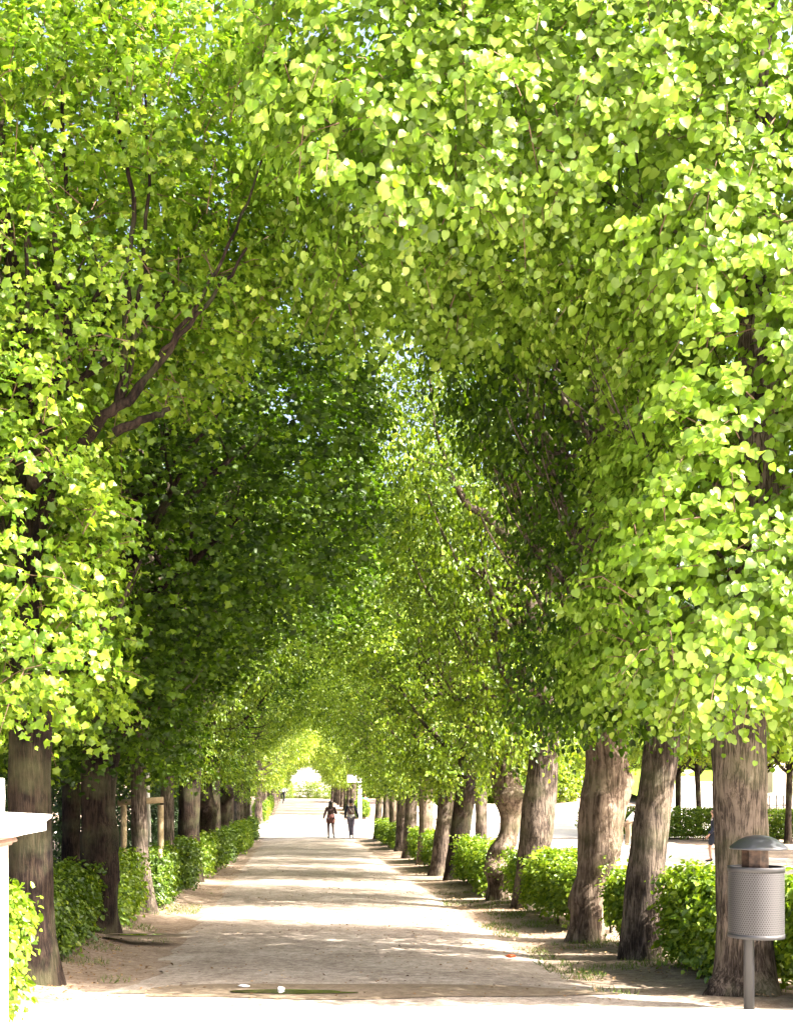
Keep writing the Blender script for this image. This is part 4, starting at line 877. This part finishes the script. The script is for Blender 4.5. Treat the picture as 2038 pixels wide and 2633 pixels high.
def person(loc, rz, label, J, clothes, hair='short', skinm='skin', height=1.7, hair_mat='hair', extra=None):
    """J: joint overrides; clothes: list of (part name, material, chains [(nodes list, radii)])"""
    B = {'pelvis': (0, 0, .94, .135, .10), 'belly': (0, .0, 1.06, .125, .09), 'chest': (0, 0, 1.25, .145, .10), 'shoulders': (0, 0, 1.40, .10, .075),
         'neck': (0, .01, 1.48, .052), 'jaw': (0, .03, 1.545, .060, .062), 'head': (0, .015, 1.62, .078, .092), 'crown': (0, .0, 1.68, .060, .07), 'nose': (0, .112, 1.60, .012),
         'ls': (-.175, 0, 1.385, .052), 'le': (-.235, -.02, 1.12, .040), 'lw': (-.26, .04, .87, .026),
         'rs': (.175, 0, 1.385, .052), 're': (.235, -.02, 1.12, .040), 'rw': (.26, .04, .87, .026),
         'lh': (-.09, 0, .88, .088), 'lk': (-.10, .03, .50, .056), 'la': (-.10, -.02, .09, .036), 'lt': (-.115, .13, .035, .030, .022),
         'rh': (.09, 0, .88, .088), 'rk': (.10, .03, .50, .056), 'ra': (.10, -.02, .09, .036), 'rt': (.115, .13, .035, .030, .022)}
    for k, v in J.items(): B[k] = tuple(v)+tuple(B[k][3:]) if len(v) == 3 else v
    E = [('pelvis', 'belly'), ('belly', 'chest'), ('chest', 'shoulders'), ('shoulders', 'neck'), ('neck', 'jaw'), ('jaw', 'head'), ('head', 'crown'), ('jaw', 'nose'),
         ('shoulders', 'ls'), ('ls', 'le'), ('le', 'lw'), ('shoulders', 'rs'), ('rs', 're'), ('re', 'rw'),
         ('pelvis', 'lh'), ('lh', 'lk'), ('lk', 'la'), ('la', 'lt'), ('pelvis', 'rh'), ('rh', 'rk'), ('rk', 'ra'), ('ra', 'rt')]
    nb = dict(B); eb = list(E)
    for s, w, e_ in ((-1, 'lw', 'le'), (1, 'rw', 're')): hand(nb, eb, s, w, np.array(B[w][:3])-np.array(B[e_][:3]))
    for s, nm in ((-1, 'lear'), (1, 'rear')):
        h = B['head']; nb[nm] = (h[0]+s*.088, h[1]-.005, h[2]-.02, .016); eb.append(('head', nm))
    t = empty('person', loc, label, 'person', None, rz); t.scale = (height/1.74,)*3
    link('body', skin_mesh('body', nb, eb, 'pelvis', 1), M[skinm], t)
    # eyes and mouth
    h = np.array(B['head'][:3]); j = np.array(B['jaw'][:3]); fw = np.array([0, 1., 0])
    mb = MB()
    for s in (-1, 1): mb.lathe(h+fw*.083+np.array([s*.032, 0, -.008]), [(0, -.007), (.009, -.004), (.011, 0), (.009, .004), (0, .007)], 8)
    mb.build('eyes', M['dark'], t, True)
    mb = MB(); mb.tube([j+fw*.064+np.array([-.022, 0, 0]), j+fw*.071, j+fw*.064+np.array([.022, 0, 0])], .006, 6); mb.build('mouth', M['skirt'], t, True)
    mb = MB(); a_ = np.linspace(0, math.pi/2, 8); rr = .098
    prof = [(0.001, h[2]+.105)]+[(rr*math.sin(a), h[2]+.005+.10*math.cos(a)) for a in a_[1:]]
    prof += [(rr, h[2]-.04), (rr*.8, h[2]-.085)] if hair == 'short' else [(rr*1.08, h[2]-.06), (rr*1.2, h[2]-.15), (rr*1.0, h[2]-.25), (rr*.5, h[2]-.30)]
    mb.lathe((h[0], h[1]-.035, 0), prof, 16); mb.build('hair', M[hair_mat], t, True)
    for nm, mat, inc, grow in clothes:
        nn = {}
        for k in inc:
            r_ = B[k][3:]; nn[k] = (*B[k][:3], *[q+grow for q in r_])
        # stop sleeves / legs where a fraction is asked: key 'a>b:0.6'
        ee = [(a, b) for a, b in E if a in nn and b in nn]
        cuts = [k for k in nn if False]
        link(nm, skin_mesh(nm, nn, ee, inc[0], 1), M[mat], t)
    if extra: extra(t, B)
    return t
def foot_shoe(t, B, mat):
    for a in 'lr':
        an = B[a+'a']; tt = B[a+'t']; n = {'a': (an[0], an[1], an[2]+.03, .043), 'b': (an[0], an[1]-.03, an[2]-.045, .040, .035), 'c': (tt[0], tt[1]+.03, tt[2], .036, .027)}
        link('shoe', skin_mesh('shoe', n, [('a', 'b'), ('b', 'c')], 'a', 1), M[mat], t)
def tube_part(name, t, mat, chain, sides=14):
    P = np.array([c[:3] for c in chain]); r = np.array([c[3] for c in chain]); fl = [c[4] if len(c) > 4 else 1 for c in chain]
    V = []; n = sides
    for p, q, f in zip(P, r, fl):
        for k in range(n): a = 2*math.pi*k/n; V.append((p[0]+q*math.cos(a), p[1]+q*f*math.sin(a), p[2]))
    F = [[i*n+k, i*n+(k+1) % n, (i+1)*n+(k+1) % n, (i+1)*n+k] for i in range(len(chain)-1) for k in range(n)]
    o = link(name, np_mesh(name, np.array(V), np.array(F), smooth=True), M[mat], t); s = o.modifiers.new('thick', 'SOLIDIFY'); s.thickness = .008; return o

TORSO = ['pelvis', 'belly', 'chest', 'shoulders', 'ls', 'le', 'lw', 'rs', 're', 'rw']
LEGS = ['pelvis', 'lh', 'lk', 'la', 'rh', 'rk', 'ra']
d = 54.3; gp = gz(d)+.05
def ex1(t, B):
    foot_shoe(t, B, 'rubber')
    tube_part('skirt', t, 'skirt', [(0, 0, 1.10, .145, .8), (0, 0, .98, .175, .8), (0, 0, .85, .205, .75), (0, .0, .74, .195, .7), (0, 0, .70, .175, .7)])
person((PX(850, d), d, gp), 0, 'person walking away on the left of the pair, dark jacket, maroon skirt, long dark hair',
       {'le': (-.265, -.02, 1.13), 'lw': (-.335, .0, .90), 're': (.265, -.0, 1.14), 'rw': (.16, .22, 1.20), 'lk': (-.10, .02, .50), 'la': (-.10, -.04, .09), 'lt': (-.115, .11, .035), 'rk': (.10, .0, .50), 'ra': (.13, -.14, .12), 'rt': (.17, .0, .04), 'lh': (-.09, 0, .88, .080), 'rh': (.09, 0, .88, .080)},
       [('jacket', 'jacket', TORSO, .022), ('tights', 'tights', LEGS, .018)], hair='long', height=1.70, extra=ex1)
def ex2(t, B):
    foot_shoe(t, B, 'rubber')
    n = {'a': (0, -.17, 1.06, .13, .08), 'b': (0, -.19, 1.20, .155, .10), 'c': (0, -.16, 1.34, .12, .07)}
    bp = link('backpack', skin_mesh('backpack', n, [('a', 'b'), ('b', 'c')], 'b', 2), M['bagm'], t)
    mb = MB()
    for s in (-1, 1):
        mb.tube([(s*.10, -.12, 1.36), (s*.11, -.04, 1.475), (s*.115, .085, 1.40), (s*.13, .12, 1.25), (s*.13, .02, 1.08), (s*.10, -.12, 1.06)], .017, 6)
    mb.tube([(-.06, -.285, 1.30), (.05, -.295, 1.14)], .014, 6); mb.tube([(.09, -.27, 1.32), (.10, -.275, 1.12)], .014, 6)
    mb.build('strap', M['strap'], bp, True)
    tube_part('shirt_hem', t, 'white_cloth', [(0, 0, 1.05, .155, .8), (0, 0, .93, .165, .8), (0, 0, .87, .168, .8)])
person((PX(902, d), d, gp), 0, 'person walking away on the right of the pair, short dark hair, jeans and a backpack',
       {'le': (-.245, -.04, 1.12), 'lw': (-.25, .05, .88), 're': (.265, -.04, 1.13), 'rw': (.33, .02, .90), 'lk': (-.05, .03, .50), 'la': (-.03, -.02, .09), 'lt': (-.03, .13, .035), 'rk': (.07, .0, .50), 'ra': (.06, -.12, .11), 'rt': (.09, .02, .035), 'jaw': (.01, .03, 1.545)},
       [('sweater', 'navy', TORSO, .022), ('jeans', 'jeans', LEGS, .026)], hair='short', height=1.78, extra=ex2)

# bending person in white shirt behind the second right trunk
d = 47.; 
def ex3(t, B): foot_shoe(t, B, 'khaki')
person((PX(1613, d), d, gz(d)+.05), R(-80), 'person in a white shirt and khaki trousers leaning forward behind the second right trunk',
       {'belly': (0, .07, 1.04), 'chest': (0, .22, 1.18), 'shoulders': (0, .36, 1.27), 'neck': (0, .43, 1.32), 'jaw': (0, .50, 1.33), 'head': (0, .52, 1.41), 'crown': (0, .51, 1.47), 'nose': (0, .61, 1.36),
        'ls': (-.175, .34, 1.25), 'le': (-.22, .30, .98), 'lw': (-.20, .45, .80), 'rs': (.175, .34, 1.25), 're': (.22, .30, .98), 'rw': (.20, .45, .80)},
       [('shirt', 'white_cloth', TORSO, .02), ('trousers', 'khaki', LEGS, .022)], hair='short', height=1.72, extra=ex3)
d = 36.
def ex4(t, B):
    foot_shoe(t, B, 'rubber')
    mb = MB(); mb.tube([(-.19, -.10, 1.34), (-.20, .0, 1.40), (-.18, .10, 1.33)], .02, 6); mb.build('shoulder_stripe', M['strap'], t, True)
person((PX(1835, d), d, gz(d)+.05), R(75), 'person in navy top and shorts walking, half hidden by the nearest right trunk',
       {'lk': (-.10, .14, .50), 'la': (-.10, .10, .09), 'lt': (-.11, .25, .035), 'rk': (.10, -.10, .50), 'ra': (.10, -.32, .17), 'rt': (.11, -.22, .05), 'rw': (.26, -.12, .88), 'lw': (-.26, .16, .88)},
       [('top', 'navy', TORSO, .02), ('shorts', 'navy', ['pelvis', 'lh', 'rh', 'lk', 'rk'], .03)], hair='short', height=1.62, extra=ex4)
# person in teal, beyond the crossing, seated on a bench
d = 92.; bxx = PX(938, d); gb = gz(d)
person((bxx, d, gb), R(200), 'person in a teal top sitting on the bench beyond the white sign',
       {'pelvis': (0, 0, .55), 'belly': (0, .0, .67), 'chest': (0, 0, .86), 'shoulders': (0, 0, 1.01), 'neck': (0, .01, 1.09), 'jaw': (0, .03, 1.155), 'head': (0, .015, 1.23), 'crown': (0, 0, 1.29), 'nose': (0, .112, 1.21),
        'ls': (-.175, 0, .995), 'le': (-.235, .05, .74), 'lw': (-.16, .28, .66), 'rs': (.175, 0, .995), 're': (.235, .05, .74), 'rw': (.16, .28, .66),
        'lh': (-.09, .05, .52), 'lk': (-.11, .46, .50), 'la': (-.11, .44, .09), 'lt': (-.12, .58, .035), 'rh': (.09, .05, .52), 'rk': (.11, .46, .50), 'ra': (.11, .44, .09), 'rt': (.12, .58, .035)},
       [('top', 'teal', TORSO, .03), ('trousers', 'teal', LEGS, .02)], hair='short', height=1.7, extra=lambda t, B: foot_shoe(t, B, 'rubber'))
t = empty('park_bench', (bxx+.35, d, gb), 'dark park bench beyond the white sign, carrying the person in teal', 'bench', None, R(200))
mb = MB()
for k_ in range(4): mb.box((0, -.12+k_*.11, .43), (1.6, .085, .03))
mb.build('seat', M['tights'], t)
mb = MB()
for k_ in range(3): mb.box((0, -.20-.02*k_, .58+k_*.12), (1.6, .03, .085))
mb.build('backrest', M['tights'], t)
for s in (-.68, .68):
    mb = MB(); mb.box((s, .16, .21), (.05, .05, .42)); mb.box((s, -.21, .44), (.05, .05, .88)); mb.box((s, -.02, .39), (.05, .42, .04)); mb.build('leg', M['iron'], t)

# cyclist riding away at the far end
d = 112.; cx = PX(727, d); g = gz(d)+.05
t = empty('bicycle', (cx, d, g), 'dark bicycle ridden along the left edge of the far path', 'bicycle')
def wheel(y):
    mb = MB(); th = np.linspace(0, 2*math.pi, 33); mb.tube([(0, y+.33*math.cos(a), .35+.33*math.sin(a)) for a in th], .022, 8, cap=False); w = mb.build('wheel', M['rubber'], t, True)
    mb = MB()
    for a in np.linspace(0, math.pi, 9)[:-1]: mb.tube([(0, y-.32*math.cos(a), .35-.32*math.sin(a)), (0, y+.32*math.cos(a), .35+.32*math.sin(a))], .003, 4)
    mb.build('spokes', M['steel'], w)
wheel(-.52); wheel(.52)
mb = MB(); bb = (0, -.08, .30); st = (0, -.22, .78); hd = (0, .36, .82)
for a, b in ((bb, st), (st, hd), (bb, (0, .38, .70)), (bb, (0, -.52, .35)), (st, (0, -.52, .35)), (hd, (0, .52, .35)), (hd, (0, .33, .98))): mb.tube([a, b], .018, 8)
mb.build('frame', M['iron'], t)
mb = MB(); mb.tube([(-.28, .22, 1.02), (-.2, .33, 1.0), (.2, .33, 1.0), (.28, .22, 1.02)], .014, 8); mb.build('handlebar', M['iron'], t)
mb = MB(); mb.tube([(0, -.36, .92), (0, -.1, .92)], [.075, .03], 10); mb.tube([(0, -.23, .76), (0, -.23, .92)], .015, 8); mb.build('saddle', M['rubber'], t)
person((cx, d-.25, g), 0, 'person in white shirt and dark trousers riding the bicycle on the far path',
       {'pelvis': (0, 0, 1.03), 'belly': (0, .06, 1.14), 'chest': (0, .17, 1.30), 'shoulders': (0, .25, 1.42), 'neck': (0, .29, 1.50), 'jaw': (0, .33, 1.555), 'head': (0, .32, 1.635), 'crown': (0, .31, 1.70), 'nose': (0, .42, 1.61),
        'ls': (-.175, .24, 1.40), 'le': (-.26, .34, 1.18), 'lw': (-.27, .47, 1.05), 'rs': (.175, .24, 1.40), 're': (.26, .34, 1.18), 'rw': (.27, .47, 1.05),
        'lh': (-.09, .02, .98), 'lk': (-.15, .38, .82), 'la': (-.11, .22, .45), 'lt': (-.12, .36, .40), 'rh': (.09, .02, .98), 'rk': (.13, .30, .62), 'ra': (.11, .10, .24), 'rt': (.12, .25, .20)},
       [('shirt', 'white_cloth', TORSO, .02), ('trousers', 'navy', LEGS, .03)], hair='short', height=1.74, extra=lambda t, B: foot_shoe(t, B, 'rubber'))
